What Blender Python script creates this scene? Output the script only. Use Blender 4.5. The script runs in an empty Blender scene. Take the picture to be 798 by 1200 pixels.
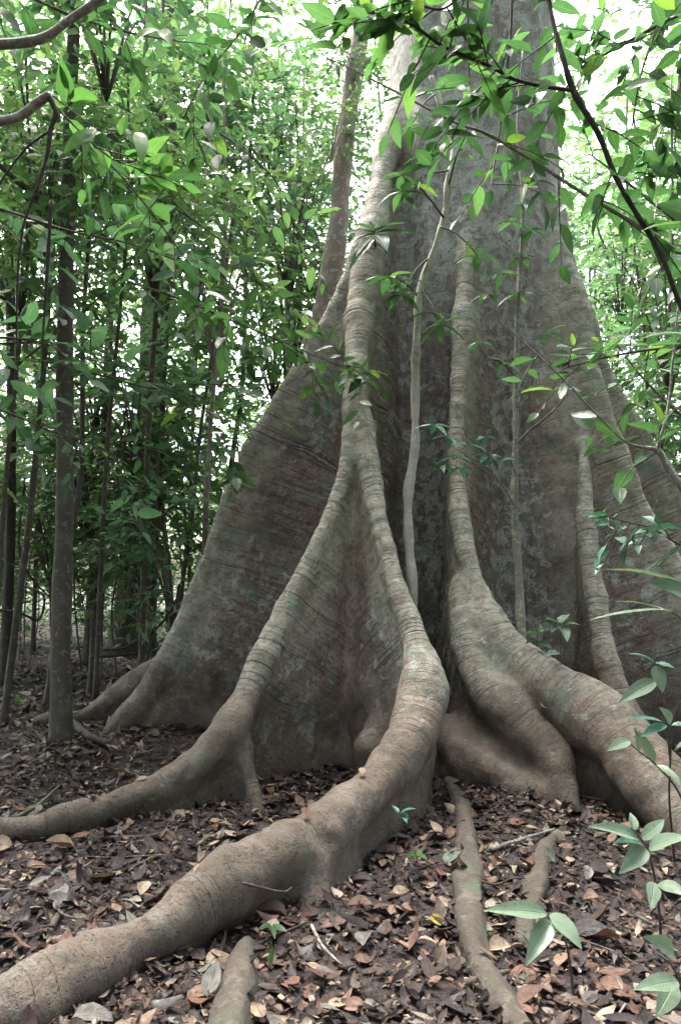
import bpy, math, random
import numpy as np
from mathutils import Vector
R = math.radians
rng = np.random.default_rng(7)
random.seed(7)
scene = bpy.context.scene
COL = scene.collection

# ------------------------------------------------------------------ camera
F_PX, CX, CY, PITCH, EYE = 867.0, 399.0, 600.0, R(4.6), 1.5
CP, SP = math.cos(PITCH), math.sin(PITCH)
cam_d = bpy.data.cameras.new("camera")
cam = bpy.data.objects.new("camera", cam_d)
COL.objects.link(cam)
cam.location = (0, 0, EYE)
cam.rotation_euler = (R(90) + PITCH, 0, 0)
cam_d.sensor_fit = 'VERTICAL'
cam_d.sensor_height = 36
cam_d.lens = F_PX / 1200 * 36
cam_d.clip_end = 400
cam_d.clip_start = 0.05
scene.camera = cam


def at(px, py, Y):
    """point of the place seen at a photograph pixel, Y metres ahead"""
    dx, dz = (px - CX) / F_PX, (CY - py) / F_PX
    wy, wz = CP - SP * dz, SP + CP * dz
    t = Y / wy
    return np.array((dx * t, Y, EYE + wz * t))


def gz(x, y):
    """height of the forest floor"""
    return (0.035 * np.sin(1.3 * x + 0.7) * np.cos(1.1 * y + 0.4) + 0.02 * np.sin(2.9 * x - 1.7 * y)
            + 0.012 * np.sin(5.3 * x + 4.1 * y + 1.0)
            + 0.25 * np.clip((np.hypot(x, y) - 9) / 12, 0, 1) ** 2)


def on_ground(px, py, dz=0.0):
    dx, dz_ = (px - CX) / F_PX, (CY - py) / F_PX
    wy, wz = CP - SP * dz_, SP + CP * dz_
    t = -EYE / wz
    for _ in range(4):
        t = (gz(dx * t, wy * t) - EYE) / wz
    return np.array((dx * t, wy * t, gz(dx * t, wy * t) + dz))


# ------------------------------------------------------------------ objects
def tag(o, label=None, cat=None, group=None, kind=None):
    if label: o['label'] = label
    if cat: o['category'] = cat
    if group: o['group'] = group
    if kind: o['kind'] = kind
    return o


def empty(name, loc, label, cat, group=None):
    o = bpy.data.objects.new(name, None)
    COL.objects.link(o)
    o.location = [float(c) for c in loc]
    o.empty_display_size = 0.2
    return tag(o, label, cat, group)


def link(name, me, parent=None, mats=()):
    """mesh with world coordinates -> object; under a parent it is shifted to the parent's base"""
    o = bpy.data.objects.new(name, me)
    for m in mats:
        if m.name not in [x.name for x in me.materials if x]:
            me.materials.append(m)
    COL.objects.link(o)
    if parent is not None:
        o.parent = parent
        o.location = -Vector(parent.location)
    return o


def mk(name, V, Q, uv=None, mi=None, smooth=True, attrs=None):
    V = np.asarray(V, np.float32); Q = np.asarray(Q, np.int32)
    me = bpy.data.meshes.new(name)
    me.vertices.add(len(V)); me.vertices.foreach_set('co', V.ravel())
    k = Q.shape[1]
    me.loops.add(Q.size); me.loops.foreach_set('vertex_index', Q.ravel())
    me.polygons.add(len(Q))
    me.polygons.foreach_set('loop_start', np.arange(0, Q.size, k, dtype=np.int32))
    me.polygons.foreach_set('loop_total', np.full(len(Q), k, np.int32))
    if smooth: me.polygons.foreach_set('use_smooth', np.ones(len(Q), bool))
    if mi is not None: me.polygons.foreach_set('material_index', np.asarray(mi, np.int32))
    if uv is not None:
        l = me.uv_layers.new(name='uv')
        l.data.foreach_set('uv', np.asarray(uv, np.float32)[Q.ravel()].ravel())
    for kx, arr in (attrs or {}).items():
        a = me.attributes.new(kx, 'FLOAT', 'POINT'); a.data.foreach_set('value', np.asarray(arr, np.float32))
    me.update(calc_edges=True)
    return me


class Bag:
    """collects quads of several pieces that make up ONE part"""
    def __init__(s): s.V, s.Q, s.U, s.M, s.n = [], [], [], [], 0
    def add(s, V, Q, uv=None, m=0):
        V = np.asarray(V, float)
        s.V.append(V); s.Q.append(np.asarray(Q) + s.n)
        s.U.append(np.zeros((len(V), 2)) if uv is None else uv)
        s.M.append(np.full(len(Q), m)); s.n += len(V)
        return s
    def mesh(s, name):
        return mk(name, np.concatenate(s.V), np.concatenate(s.Q), np.concatenate(s.U), np.concatenate(s.M))


def nrm(a): return a / np.maximum(np.linalg.norm(a, axis=-1, keepdims=True), 1e-9)


def spline(P, n):
    """Catmull-Rom through the rows of P (any number of columns), n steps a span"""
    P = np.asarray(P, float)
    Pe = np.vstack([2 * P[0] - P[1], P, 2 * P[-1] - P[-2]])
    out = []
    t = np.linspace(0, 1, n, endpoint=False)[:, None]
    for i in range(1, len(Pe) - 2):
        a, b, c, d = Pe[i - 1:i + 3]
        out.append(.5 * (2 * b + (c - a) * t + (2 * a - 5 * b + 4 * c - d) * t ** 2 + (3 * b - a - 3 * c + d) * t ** 3))
    out.append(P[-1:])
    return np.vstack(out)


def tube(P, rad, sides=8, rough=0.0, seed=0, cap=True):
    """tapered tube along P with an uneven surface"""
    P = np.asarray(P, float); n = len(P)
    rad = np.broadcast_to(np.asarray(rad, float), (n,))
    T = nrm(np.gradient(P, axis=0))
    up = np.array((0, 0, 1.)) if abs(T[0][2]) < .9 else np.array((1., 0, 0))
    N = np.zeros_like(P); N[0] = nrm(np.cross(T[0], up))
    for i in range(1, n):
        v = N[i - 1] - T[i] * np.dot(N[i - 1], T[i]); N[i] = nrm(v)
    B = np.cross(T, N)
    a = np.linspace(0, 2 * math.pi, sides, endpoint=False)
    s = np.concatenate([[0], np.cumsum(np.linalg.norm(np.diff(P, axis=0), axis=1))])
    r = rad[:, None] * np.ones((1, sides))
    if rough:
        ph = np.random.default_rng(seed).uniform(0, 6.28, 6)
        r0 = max(rad.max(), .004)
        r = r * (1 + rough * (np.sin(3 * a[None] + ph[0] + s[:, None] / r0 * .25) + .7 * np.sin(2 * a[None] + ph[1] - s[:, None] / r0 * .4)
                              + .8 * np.sin(s[:, None] / r0 * .9 + ph[2]) + .5 * np.sin(5 * a[None] + s[:, None] / r0 * 1.3 + ph[3])))
    V = (P[:, None] + r[..., None] * (np.cos(a)[None, :, None] * N[:, None] + np.sin(a)[None, :, None] * B[:, None])).reshape(-1, 3)
    i, j = np.meshgrid(np.arange(n - 1), np.arange(sides), indexing='ij')
    j2 = (j + 1) % sides
    Q = np.stack([i * sides + j, i * sides + j2, (i + 1) * sides + j2, (i + 1) * sides + j], -1).reshape(-1, 4)
    uv = np.stack([np.broadcast_to(a / 6.2832, (n, sides)), np.broadcast_to(s[:, None], (n, sides))], -1).reshape(-1, 2)
    if cap:
        for e, ring in ((0, 0), (n - 1, n - 1)):
            c = len(V); V = np.vstack([V, P[e] + (T[e] if e else -T[e]) * rad[e] * .35])
            uv = np.vstack([uv, uv[ring * sides]])
            for k in range(0, sides, 2):
                q = [ring * sides + k, ring * sides + (k + 1) % sides, ring * sides + (k + 2) % sides, c]
                Q = np.vstack([Q, [q if e else [q[0], c, q[2], q[1]]]])
    return V, Q, uv


def twigs(P, r0, r1, sides=3):
    """many thin three-point twigs at once: P is (S, n, 3)"""
    S, n, _ = P.shape
    T = nrm(np.gradient(P, axis=1))
    N = nrm(np.cross(T, np.array((.13, .21, 1.)))); B = np.cross(T, N)
    a = np.linspace(0, 6.2832, sides, endpoint=False)
    r = np.linspace(r0, r1, n)[None, :, None, None]
    V = P[:, :, None] + r * (np.cos(a)[None, None, :, None] * N[:, :, None] + np.sin(a)[None, None, :, None] * B[:, :, None])
    s, i, j = np.meshgrid(np.arange(S), np.arange(n - 1), np.arange(sides), indexing='ij')
    f = lambda i, j: (s * n + i) * sides + j % sides
    Q = np.stack([f(i, j), f(i, j + 1), f(i + 1, j + 1), f(i + 1, j)], -1).reshape(-1, 4)
    return V.reshape(-1, 3), Q, None


# ------------------------------------------------------------------ leaves
def leaf_template(lod):
    if lod == 0:
        V = np.array([(0, 0, 0), (-.5, .42, .12), (0, 1, 0), (.5, .42, .12), (0, .45, 0)], float)
        Q = np.array([(0, 4, 2, 1), (0, 3, 2, 4)])
        return V, Q, V[:, :2] + (.5, 0)
    ys = [0, .18, .42, .68, .88, 1] if lod == 1 else [0, .06, .14, .25, .38, .52, .66, .79, .9, .96, 1]
    w = lambda y: max(.015, (math.sin(math.pi * min(1, y ** .8)) ** .85) * (1 - .25 * y) * 1.12)
    xs = [-1, 0, 1] if lod == 1 else [-1, -.5, 0, .5, 1]
    V, U = [], []
    for y in ys:
        for x in xs:
            V.append((x * .5 * w(y), y, .14 * abs(x) * w(y) - (.03 * math.cos(y * 34) * abs(x) ** 2 * w(y) if lod == 2 else 0)))
            U.append((x * .5 + .5, y))
    m = len(xs)
    Q = [(i * m + j, i * m + j + 1, (i + 1) * m + j + 1, (i + 1) * m + j) for i in range(len(ys) - 1) for j in range(m - 1)]
    return np.array(V), np.array(Q), np.array(U)


LT = [leaf_template(k) for k in range(3)]


def leaves(pos, d, n, ln, wd, droop=.2, lod=0, twist=0.0, curl=1.0):
    """leaf blades at pos, pointing along d, upper side n"""
    T, Q, U = LT[lod]
    N = len(pos)
    d = nrm(d); n = nrm(n - d * (n * d).sum(-1, keepdims=True)); s = np.cross(d, n)
    ln = np.broadcast_to(ln, (N,))[:, None, None]; wd = np.broadcast_to(wd, (N,))[:, None, None]
    dr = np.broadcast_to(droop, (N,))[:, None, None]; cl = np.broadcast_to(curl, (N,))[:, None, None]
    x, y, z = T[None, :, 0:1], T[None, :, 1:2], T[None, :, 2:3]
    tw = np.broadcast_to(twist, (N,))[:, None, None] * y
    V = (pos[:, None] + d[:, None] * y * ln + s[:, None] * x * wd + n[:, None] * (z * wd * cl - dr * y * y * ln + tw * x * wd))
    Qa = (np.arange(N)[:, None, None] * len(T) + Q[None]).reshape(-1, 4)
    return V.reshape(-1, 3), Qa, np.tile(U, (N, 1))


def sprays(rg, O, D, L, K, ll, flat=.8, droop=.25, ratio=.4):
    """leafy twigs: K leaves alternate along each; returns leaf arguments and twig centre lines"""
    O = np.asarray(O, float); D = nrm(np.asarray(D, float)); S = len(O)
    L = np.broadcast_to(L, (S,))
    t = np.linspace(.12, 1, K)
    dn = np.array((0, 0, -1.))
    path = lambda t: O[:, None] + D[:, None] * (L[:, None] * t)[..., None] + dn * (L[:, None] * droop * t ** 2)[..., None]
    P = path(np.broadcast_to(t, (S, K)))
    side = nrm(np.cross(D, np.array((0, 0, 1.)) + rg.normal(0, .25, (S, 3))))
    a = np.radians(rg.normal(52, 14, (S, K))); a[:, -1] = rg.normal(0, .2, S)
    sg = np.where((np.arange(K) % 2) == 0, 1., -1.)[None] * np.where(rg.random((S, 1)) < .5, 1, -1)
    ld = D[:, None] * np.cos(a)[..., None] + side[:, None] * (sg * np.sin(a))[..., None] + rg.normal(0, .22, (S, K, 3))
    ld[..., 2] -= .1
    n = np.array((0, 0, 1.)) * flat + rg.normal(0, .42, (S, K, 3))
    ln = ll * rg.uniform(.6, 1.25, (S, K)) * (0.75 + .35 * np.sin(math.pi * t))[None]
    f = lambda z: z.reshape(-1, *z.shape[2:])
    ln = f(ln)
    tw = path(np.broadcast_to(np.array((0, .5, 1.)), (S, 3)))
    return dict(pos=f(P), d=f(ld), n=f(n), ln=ln, wd=ln * ratio * rg.uniform(.85, 1.15, len(ln)), droop=rg.uniform(.0, .28, len(ln))), tw


# ------------------------------------------------------------------ materials
class NT:
    def __init__(s, name):
        s.m = bpy.data.materials.new(name); s.m.use_nodes = True
        s.t = s.m.node_tree; s.t.nodes.clear()
        s.out = s.t.nodes.new('ShaderNodeOutputMaterial')
    def n(s, typ, ins=None, **kw):
        x = s.t.nodes.new('ShaderNode' + typ)
        for k, v in kw.items(): setattr(x, k, v)
        for k, v in (ins or {}).items(): s.set(x.inputs[k], v)
        return x
    def set(s, sock, v):
        if hasattr(v, 'is_output'): s.t.links.new(v, sock)
        elif isinstance(v, bpy.types.Node): s.t.links.new(v.outputs[0], sock)
        elif isinstance(v, (tuple, list)) and sock.type == 'RGBA': sock.default_value = (*v, 1) if len(v) == 3 else v
        else: sock.default_value = v
    def math(s, op, a, b=0.0, clamp=False): return s.n('Math', {0: a, 1: b}, operation=op, use_clamp=clamp).outputs[0]
    def noise(s, vec, scale, detail=4, rough=.55, dist=0.0):
        return s.n('TexNoise', {'Vector': vec, 'Scale': scale, 'Detail': detail, 'Roughness': rough, 'Distortion': dist}).outputs['Fac']
    def rng(s, v, a, b, c=0.0, d=1.0): return s.n('MapRange', {0: v, 1: a, 2: b, 3: c, 4: d}, interpolation_type='SMOOTHSTEP').outputs[0]
    def mix(s, f, a, b, mode='MIX'):
        x = s.n('Mix', data_type='RGBA', blend_type=mode)
        s.set(x.inputs[0], f); s.set(x.inputs[6], a); s.set(x.inputs[7], b)
        return x.outputs[2]
    def ramp(s, f, stops):
        x = s.n('ValToRGB', {'Fac': f})
        e = x.color_ramp.elements
        while len(e) < len(stops): e.new(.5)
        for k, (p, c) in zip(e, stops): k.position = p; k.color = (*c, 1)
        return x.outputs[0]
    def vec(s, x, y, z): return s.n('CombineXYZ', {0: x, 1: y, 2: z}).outputs[0]
    def xyz(s, v): return s.n('SeparateXYZ', {0: v}).outputs
    def bump(s, h, dist, strength=1.0, prev=None):
        i = {'Height': h, 'Distance': dist, 'Strength': strength}
        if prev is not None: i['Normal'] = prev
        return s.n('Bump', i).outputs[0]
    def surf(s, sh): s.t.links.new(sh if hasattr(sh, 'is_output') else sh.outputs[0], s.out.inputs['Surface']); return s.m


def leaf_mat(name, stops, trans=.54, rough=.34, spots=True, tcol=(1.1, 1.22, .8), spec=.5):
    m = NT(name)
    isl = m.n('NewGeometry').outputs['Random Per Island']
    uv = m.n('UVMap', uv_map='uv').outputs[0]
    x, y, _ = m.xyz(uv)
    col = m.ramp(isl, stops)
    ax = m.math('ABSOLUTE', m.math('SUBTRACT', x, .5))
    mid = m.rng(ax, .012, .05, 1, 0)
    vein = m.math('SINE', m.math('MULTIPLY', m.math('SUBTRACT', y, m.math('MULTIPLY', ax, .55)), 75))
    vline = m.rng(vein, .82, 1.0)
    col = m.mix(m.math('MULTIPLY', m.math('MAXIMUM', mid, m.math('MULTIPLY', vline, .5)), .45), col, m.mix(.5, col, (.26, .34, .16)))
    tc = m.n('TexCoord').outputs['Object']
    n1 = m.noise(tc, 23, 3)
    col = m.mix(m.rng(n1, .45, .75, 0, .45), col, m.mix(.5, col, (.02, .035, .01)))
    if spots:
        n2 = m.noise(tc, 70, 2)
        col = m.mix(m.rng(n2, .68, .72, 0, .7), col, (.10, .07, .03))
    h = m.math('ADD', m.math('MULTIPLY', vline, -.6), m.math('MULTIPLY', mid, -1))
    h = m.math('ADD', h, m.math('MULTIPLY', n1, 1.2))
    b = m.bump(h, .002, .6)
    p = m.n('BsdfPrincipled', {'Base Color': col, 'Roughness': m.rng(n1, .3, .8, rough - .08, rough + .2), 'Normal': b, 'Specular IOR Level': spec})
    t = m.n('BsdfTranslucent', {'Color': m.mix(1.0, col, tcol, 'MULTIPLY')})
    return m.surf(m.n('MixShader', {0: trans, 1: p.outputs[0], 2: t.outputs[0]}))


G1 = [(0, (.045, .10, .045)), (.3, (.072, .155, .068)), (.62, (.105, .19, .095)), (.86, (.12, .21, .095)), (1, (.19, .28, .12))]
M_LEAF = leaf_mat('forest_leaf', G1, spots=False)
M_LEAF2 = leaf_mat('forest_leaf_bluish', [(0, (.045, .10, .060)), (.5, (.082, .175, .105)), (.9, (.10, .195, .11)), (1, (.22, .28, .20))], spots=False, rough=.32)
M_LEAF3 = leaf_mat('forest_leaf_bright', [(0, (.08, .16, .07)), (.5, (.13, .23, .10)), (1, (.19, .29, .115))], spots=False, trans=.45)
M_NEAR = leaf_mat('near_leaf', [(0, (.025, .075, .02)), (.5, (.05, .13, .055)), (.85, (.085, .19, .075)), (1, (.17, .29, .05))], trans=.42, rough=.34)
M_PALE = leaf_mat('pale_leaf', [(0, (.11, .18, .12)), (.5, (.16, .24, .165)), (1, (.24, .30, .21))], trans=.22, rough=.36, tcol=(1, 1.1, .7))
M_TEAL = leaf_mat('teal_leaf', [(0, (.04, .15, .10)), (.5, (.06, .19, .13)), (1, (.10, .25, .17))], trans=.22, rough=.3, spots=False, tcol=(1, 1.1, .7))
M_LIME = leaf_mat('lime_leaf', [(0, (.07, .18, .055)), (1, (.12, .25, .07))], trans=.45, rough=.5, spec=.25)

M_UNDER = leaf_mat('young_leaf', [(0, (.09, .19, .08)), (.5, (.15, .27, .115)), (1, (.23, .35, .16))], spots=False, trans=.5)


def litter_mat(name, stops):
    m = NT(name)
    isl = m.n('NewGeometry').outputs['Random Per Island']
    uv = m.n('UVMap', uv_map='uv').outputs[0]
    x, y, _ = m.xyz(uv)
    tc = m.n('TexCoord').outputs['Object']
    n1 = m.noise(tc, 28, 5, .65)
    col = m.ramp(isl, stops)
    col = m.mix(m.rng(n1, .38, .68, 0, .75), col, m.mix(.6, col, (.014, .009, .008)))
    ax = m.math('ABSOLUTE', m.math('SUBTRACT', x, .5))
    mid = m.rng(ax, .01, .06, 1, 0)
    vein = m.math('SINE', m.math('MULTIPLY', m.math('SUBTRACT', y, m.math('MULTIPLY', ax, .55)), 70))
    col = m.mix(m.math('MULTIPLY', m.math('MAXIMUM', mid, m.rng(vein, .75, 1, 0, .5)), .35), col, m.mix(.5, col, (.02, .012, .01)))
    b = m.bump(m.math('ADD', n1, m.math('MULTIPLY', m.math('ADD', mid, m.rng(vein, .6, 1, 0, .4)), .5)), .004, .8)
    p = m.n('BsdfPrincipled', {'Base Color': col, 'Roughness': m.rng(n1, .3, .7, .42, .8), 'Normal': b})
    t = m.n('BsdfTranslucent', {'Color': col})
    return m.surf(m.n('MixShader', {0: .12, 1: p.outputs[0], 2: t.outputs[0]}))


LIT = [(0, (.018, .012, .013)), (.36, (.032, .020, .021)), (.58, (.066, .036, .028)), (.68, (.14, .065, .042)), (.74, (.11, .078, .060)),
       (.81, (.22, .13, .085)), (.88, (.36, .25, .17)), (.925, (.21, .21, .20)), (.96, (.50, .39, .29)), (1, (.06, .13, .10))]
M_LIT = litter_mat('litter', LIT)
M_TAN = litter_mat('tan_leaf', [(0, (.20, .125, .08)), (.5, (.36, .26, .175)), (1, (.52, .42, .31))])
M_RUST = litter_mat('rust_leaf', [(0, (.09, .045, .034)), (.6, (.17, .08, .055)), (1, (.26, .14, .10))])
M_GREYLEAF = litter_mat('grey_leaf', [(0, (.14, .13, .12)), (1, (.24, .23, .21))])
M_YELLOW = litter_mat('yellow_leaf', [(0, (.42, .36, .05)), (1, (.50, .42, .07))])


def soil_mat():
    m = NT('forest_soil')
    tc = m.n('TexCoord').outputs['Object']
    n = m.noise(tc, 3.2, 6, .6); f = m.noise(tc, 34, 6, .7)
    v = m.n('TexVoronoi', {'Vector': tc, 'Scale': 46.0}).outputs
    col = m.mix(n, (.014, .009, .009), (.034, .021, .019))
    col = m.mix(m.rng(v['Color'], .55, .95, 0, .7), col, (.070, .043, .036))
    col = m.mix(m.rng(f, .5, .72, 0, .7), col, (.013, .009, .009))
    b = m.bump(m.math('ADD', f, v['Distance']), .012, 1)
    return m.surf(m.n('BsdfPrincipled', {'Base Color': col, 'Roughness': .82, 'Normal': b}))


M_SOIL = soil_mat()


def bark_mat(name, base, dark, pale, lichen=.3, green=.2, streak=3.0, bumpd=.006, scale=1.0, ring=0.0):
    m = NT(name)
    tc = m.n('TexCoord').outputs['Object']
    x, y, z = m.xyz(tc)
    sv = m.vec(m.math('MULTIPLY', x, 30 * scale), m.math('MULTIPLY', y, 30 * scale), m.math('MULTIPLY', z, 30 * scale / streak))
    n1 = m.noise(sv, 1, 6, .65, .4); n2 = m.noise(tc, 5 * scale, 5, .6); n3 = m.noise(tc, 14 * scale, 4, .6, .6)
    col = m.mix(n1, dark, base)
    col = m.mix(m.rng(n2, .5, .72, 0, .8), col, pale)
    col = m.mix(m.rng(n3, .62 - .2 * lichen, .66 - .2 * lichen, 0, .75 * min(1, lichen * 3)), col, (.40, .42, .38))
    n4 = m.noise(tc, 3.1 * scale, 4, .6, .3)
    col = m.mix(m.rng(n4, .62 - .15 * green, .75 - .15 * green, 0, .6 * min(1, green * 4)), col, (.08, .12, .075))
    h = m.math('ADD', n1, m.math('MULTIPLY', n3, .5))
    if ring:
        w = m.noise(m.vec(m.math('MULTIPLY', x, 2), m.math('MULTIPLY', y, 2), m.math('MULTIPLY', z, 24)), 1, 3, .5)
        h = m.math('ADD', h, m.math('MULTIPLY', w, ring)); col = m.mix(m.rng(w, .55, .68, 0, .4), col, dark)
    return m.surf(m.n('BsdfPrincipled', {'Base Color': col, 'Roughness': .8, 'Normal': m.bump(h, bumpd, .9)}))


M_BARK_DARK = bark_mat('dark_bark', (.075, .062, .05), (.028, .022, .018), (.11, .095, .08), .05, .15, 6, .02, .6)
M_BARK = bark_mat('grey_bark', (.098, .080, .060), (.045, .035, .028), (.135, .12, .09), .12, .5, 1.5, .006, 1.2, .5)
M_BARK_PALE = bark_mat('pale_bark', (.26, .21, .17), (.14, .11, .09), (.34, .30, .25), .25, .2, 3, .008, 1)
M_BARK_WHITE = bark_mat('white_bark', (.58, .54, .47), (.32, .28, .22), (.74, .72, .67), .55, .3, 1.4, .004, 2.2, .4)
M_TWIG = bark_mat('twig_bark', (.10, .08, .062), (.045, .035, .028), (.15, .13, .105), .1, .2, 3, .002, 3)
M_TWIG_GREEN = bark_mat('green_stem', (.11, .13, .07), (.06, .07, .04), (.16, .17, .11), .05, .3, 3, .001, 3)
M_BRANCH = bark_mat('grey_branch', (.24, .215, .19), (.13, .11, .10), (.36, .34, .31), .35, .3, 1.3, .003, 2, .3)
M_VINE = bark_mat('dark_vine', (.045, .032, .03), (.02, .014, .014), (.075, .055, .05), .05, .1, 3, .003, 2.5)
M_MOSSY = bark_mat('mossy_bark', (.26, .25, .20), (.13, .12, .09), (.40, .39, .33), .3, .5, 1.4, .004, 2, .3)
M_SROOT = bark_mat('root_bark', (.105, .085, .066), (.035, .026, .022), (.16, .135, .108), .06, .3, 1, .014, 1.3)


TC = np.array((1.40, 7.85))


def giant_mat():
    """bark of the buttressed tree: u runs along each crest, v away from it, tw = share of plain trunk"""
    m = NT('buttress_bark')
    A = lambda k: m.n('Attribute', attribute_name=k).outputs['Fac']
    u, v, tw, fin = A('u'), A('v'), A('tw'), A('fin')
    tc = m.n('TexCoord').outputs['Object']
    x, y, z = m.xyz(tc)
    warp = m.noise(tc, .9, 3, .5)
    uw = m.math('ADD', u, m.math('MULTIPLY', m.math('SUBTRACT', warp, .5), .22))
    big = m.noise(tc, 1.1, 5, .6, .3); med = m.noise(tc, 4.5, 6, .62, .2); fine = m.noise(tc, 38, 5, .65)
    col = m.mix(m.rng(big, .35, .65), (.275, .208, .168), (.325, .228, .192))
    col = m.mix(m.rng(med, .46, .66, 0, .75), col, (.24, .212, .17))
    col = m.mix(m.rng(m.noise(tc, 2.3, 5, .6), .55, .7, 0, .7), col, (.225, .215, .172))
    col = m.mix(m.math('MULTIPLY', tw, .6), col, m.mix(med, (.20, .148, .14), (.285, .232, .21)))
    # bands across the crests
    band = m.noise(m.vec(m.math('MULTIPLY', uw, 11), m.math('MULTIPLY', v, .5), fin), 1, 4, .6)
    col = m.mix(m.math('MULTIPLY', m.rng(band, .5, .72, 0, .32), A('seam')), col, (.16, .105, .085))
    col = m.mix(m.math('MULTIPLY', m.rng(band, .45, .28, 0, .28), A('seam')), col, (.33, .31, .255))
    # growth wrinkles: thin dark lines across the fins
    w1 = m.noise(m.vec(m.math('MULTIPLY', uw, 3.3), m.math('MULTIPLY', v, .10), fin), 1, 0, .5)
    l1 = m.rng(m.math('ABSOLUTE', m.math('SUBTRACT', w1, .5)), .0, .006, 1, 0)
    w1b = m.noise(m.vec(m.math('MULTIPLY', uw, 5.9), m.math('MULTIPLY', v, .16), m.math('ADD', fin, 31.0)), 1, 1, .5)
    l1 = m.math('MAXIMUM', l1, m.rng(m.math('ABSOLUTE', m.math('SUBTRACT', w1b, .5)), .0, .006, 1, 0))
    l1 = m.math('MULTIPLY', l1, m.rng(m.noise(m.vec(m.math('MULTIPLY', uw, 2.2), m.math('MULTIPLY', v, .45), fin), 1, 2), .42, .52))
    w2 = m.noise(m.vec(m.math('MULTIPLY', uw, 17), m.math('MULTIPLY', v, .5), fin), 1, 3, .55)
    l2 = m.math('MULTIPLY', m.rng(m.math('ABSOLUTE', m.math('SUBTRACT', w2, .5)), .0, .05, 1, 0), m.rng(m.noise(tc, 3.3, 3), .45, .62))
    w3 = m.noise(m.vec(m.math('MULTIPLY', u, 55), m.math('MULTIPLY', v, 5), fin), 1, 4, .6)
    notw = m.math('MULTIPLY', m.math('MULTIPLY', m.math('SUBTRACT', 1.0, m.math('MULTIPLY', tw, .9)), A('seam')), m.rng(z, .35, .95, .38, 1))
    l1 = m.math('MULTIPLY', l1, notw); l2 = m.math('MULTIPLY', l2, notw)
    # trunk: long upright fissures
    st = m.noise(m.vec(m.math('MULTIPLY', x, 26), m.math('MULTIPLY', y, 26), m.math('MULTIPLY', z, 1.3)), 1, 5, .62, .3)
    col = m.mix(m.math('MULTIPLY', m.rng(st, .5, .66, 0, .75), tw), col, (.105, .075, .068))
    col = m.mix(m.math('MULTIPLY', m.rng(st, .5, .36, 0, .6), tw), col, (.30, .26, .235))
    dk = m.noise(tc, 1.7, 5, .6, .4)
    col = m.mix(m.rng(dk, .60, .72, 0, .5), col, (.085, .066, .055))
    # pits and dirt
    pit = m.noise(tc, 62, 2, .5)
    col = m.mix(m.rng(pit, .64, .7, 0, .6), col, (.05, .037, .03))
    col = m.mix(m.rng(fine, .46, .66, 0, .62), col, (.07, .053, .044))
    grain = m.noise(m.vec(m.math('MULTIPLY', u, 90), m.math('MULTIPLY', v, 14), fin), 1, 3, .6)
    w4 = m.noise(m.vec(m.math('MULTIPLY', uw, 34), m.math('MULTIPLY', v, .7), fin), 1, 3, .6)
    col = m.mix(m.math('MULTIPLY', m.rng(w4, .53, .62, 0, .5), notw), col, (.085, .06, .048))
    col = m.mix(m.math('MULTIPLY', m.rng(grain, .52, .66, 0, .5), notw), col, (.075, .056, .046))
    mott = m.noise(tc, 11, 6, .7, .6)
    col = m.mix(m.rng(mott, .52, .64, 0, .55), col, (.10, .076, .066))
    col = m.mix(m.rng(mott, .48, .38, 0, .5), col, (.33, .30, .25))
    col = m.mix(m.math('MULTIPLY', m.rng(z, 2.6, 5.2, 0, .55), m.rng(mott, .6, .42, .3, 1)), col, (.40, .37, .335))  # trunk paler with height: lichen crust plus brighter sky light painted in
    # pale crests: lighter bark plus the light from above painted in
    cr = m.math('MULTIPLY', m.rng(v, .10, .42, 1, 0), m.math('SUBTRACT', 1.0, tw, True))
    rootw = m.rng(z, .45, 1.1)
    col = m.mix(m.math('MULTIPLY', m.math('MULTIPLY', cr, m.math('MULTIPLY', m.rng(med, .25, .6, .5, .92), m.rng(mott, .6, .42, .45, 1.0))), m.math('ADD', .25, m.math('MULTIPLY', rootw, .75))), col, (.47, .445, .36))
    # lichen: pale crusts, most on the trunk; teal algae low down
    lp = m.noise(tc, 9.5, 8, .74, .3)
    la = m.noise(tc, .9, 3, .5)
    lth = m.math('ADD', m.math('MULTIPLY', tw, .085), m.math('MULTIPLY', m.math('SUBTRACT', la, .5), .4))
    lic = m.rng(m.math('ADD', lp, lth), .575, .595)
    col = m.mix(m.math('MULTIPLY', m.math('MULTIPLY', lic, m.rng(fine, .35, .6, 1, .5)), .85), col, m.mix(med, (.47, .49, .46), (.64, .65, .61)))
    ap = m.noise(tc, 3.6, 6, .65, .4)
    col = m.mix(m.rng(ap, .555, .63, 0, .55), col, (.17, .245, .19))
    # weathered scars and a dark patch below the hollow
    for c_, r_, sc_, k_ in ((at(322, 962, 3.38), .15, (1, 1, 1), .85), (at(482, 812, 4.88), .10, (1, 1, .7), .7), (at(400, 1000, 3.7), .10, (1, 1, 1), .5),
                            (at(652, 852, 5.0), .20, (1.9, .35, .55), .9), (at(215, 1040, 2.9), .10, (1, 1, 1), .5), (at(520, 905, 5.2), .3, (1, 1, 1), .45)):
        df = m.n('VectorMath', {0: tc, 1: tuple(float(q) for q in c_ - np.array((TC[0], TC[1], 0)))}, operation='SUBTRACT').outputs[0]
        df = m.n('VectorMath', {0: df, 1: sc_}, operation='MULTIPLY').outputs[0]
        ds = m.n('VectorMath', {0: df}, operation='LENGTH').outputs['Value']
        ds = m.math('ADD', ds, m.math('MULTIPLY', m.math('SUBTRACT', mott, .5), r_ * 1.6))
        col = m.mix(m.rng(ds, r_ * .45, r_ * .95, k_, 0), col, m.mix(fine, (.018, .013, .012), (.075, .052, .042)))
    col = m.mix(m.math('MULTIPLY', l1, .68), col, (.045, .032, .027))
    col = m.mix(m.math('MULTIPLY', l2, .25), col, (.06, .044, .036))
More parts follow.
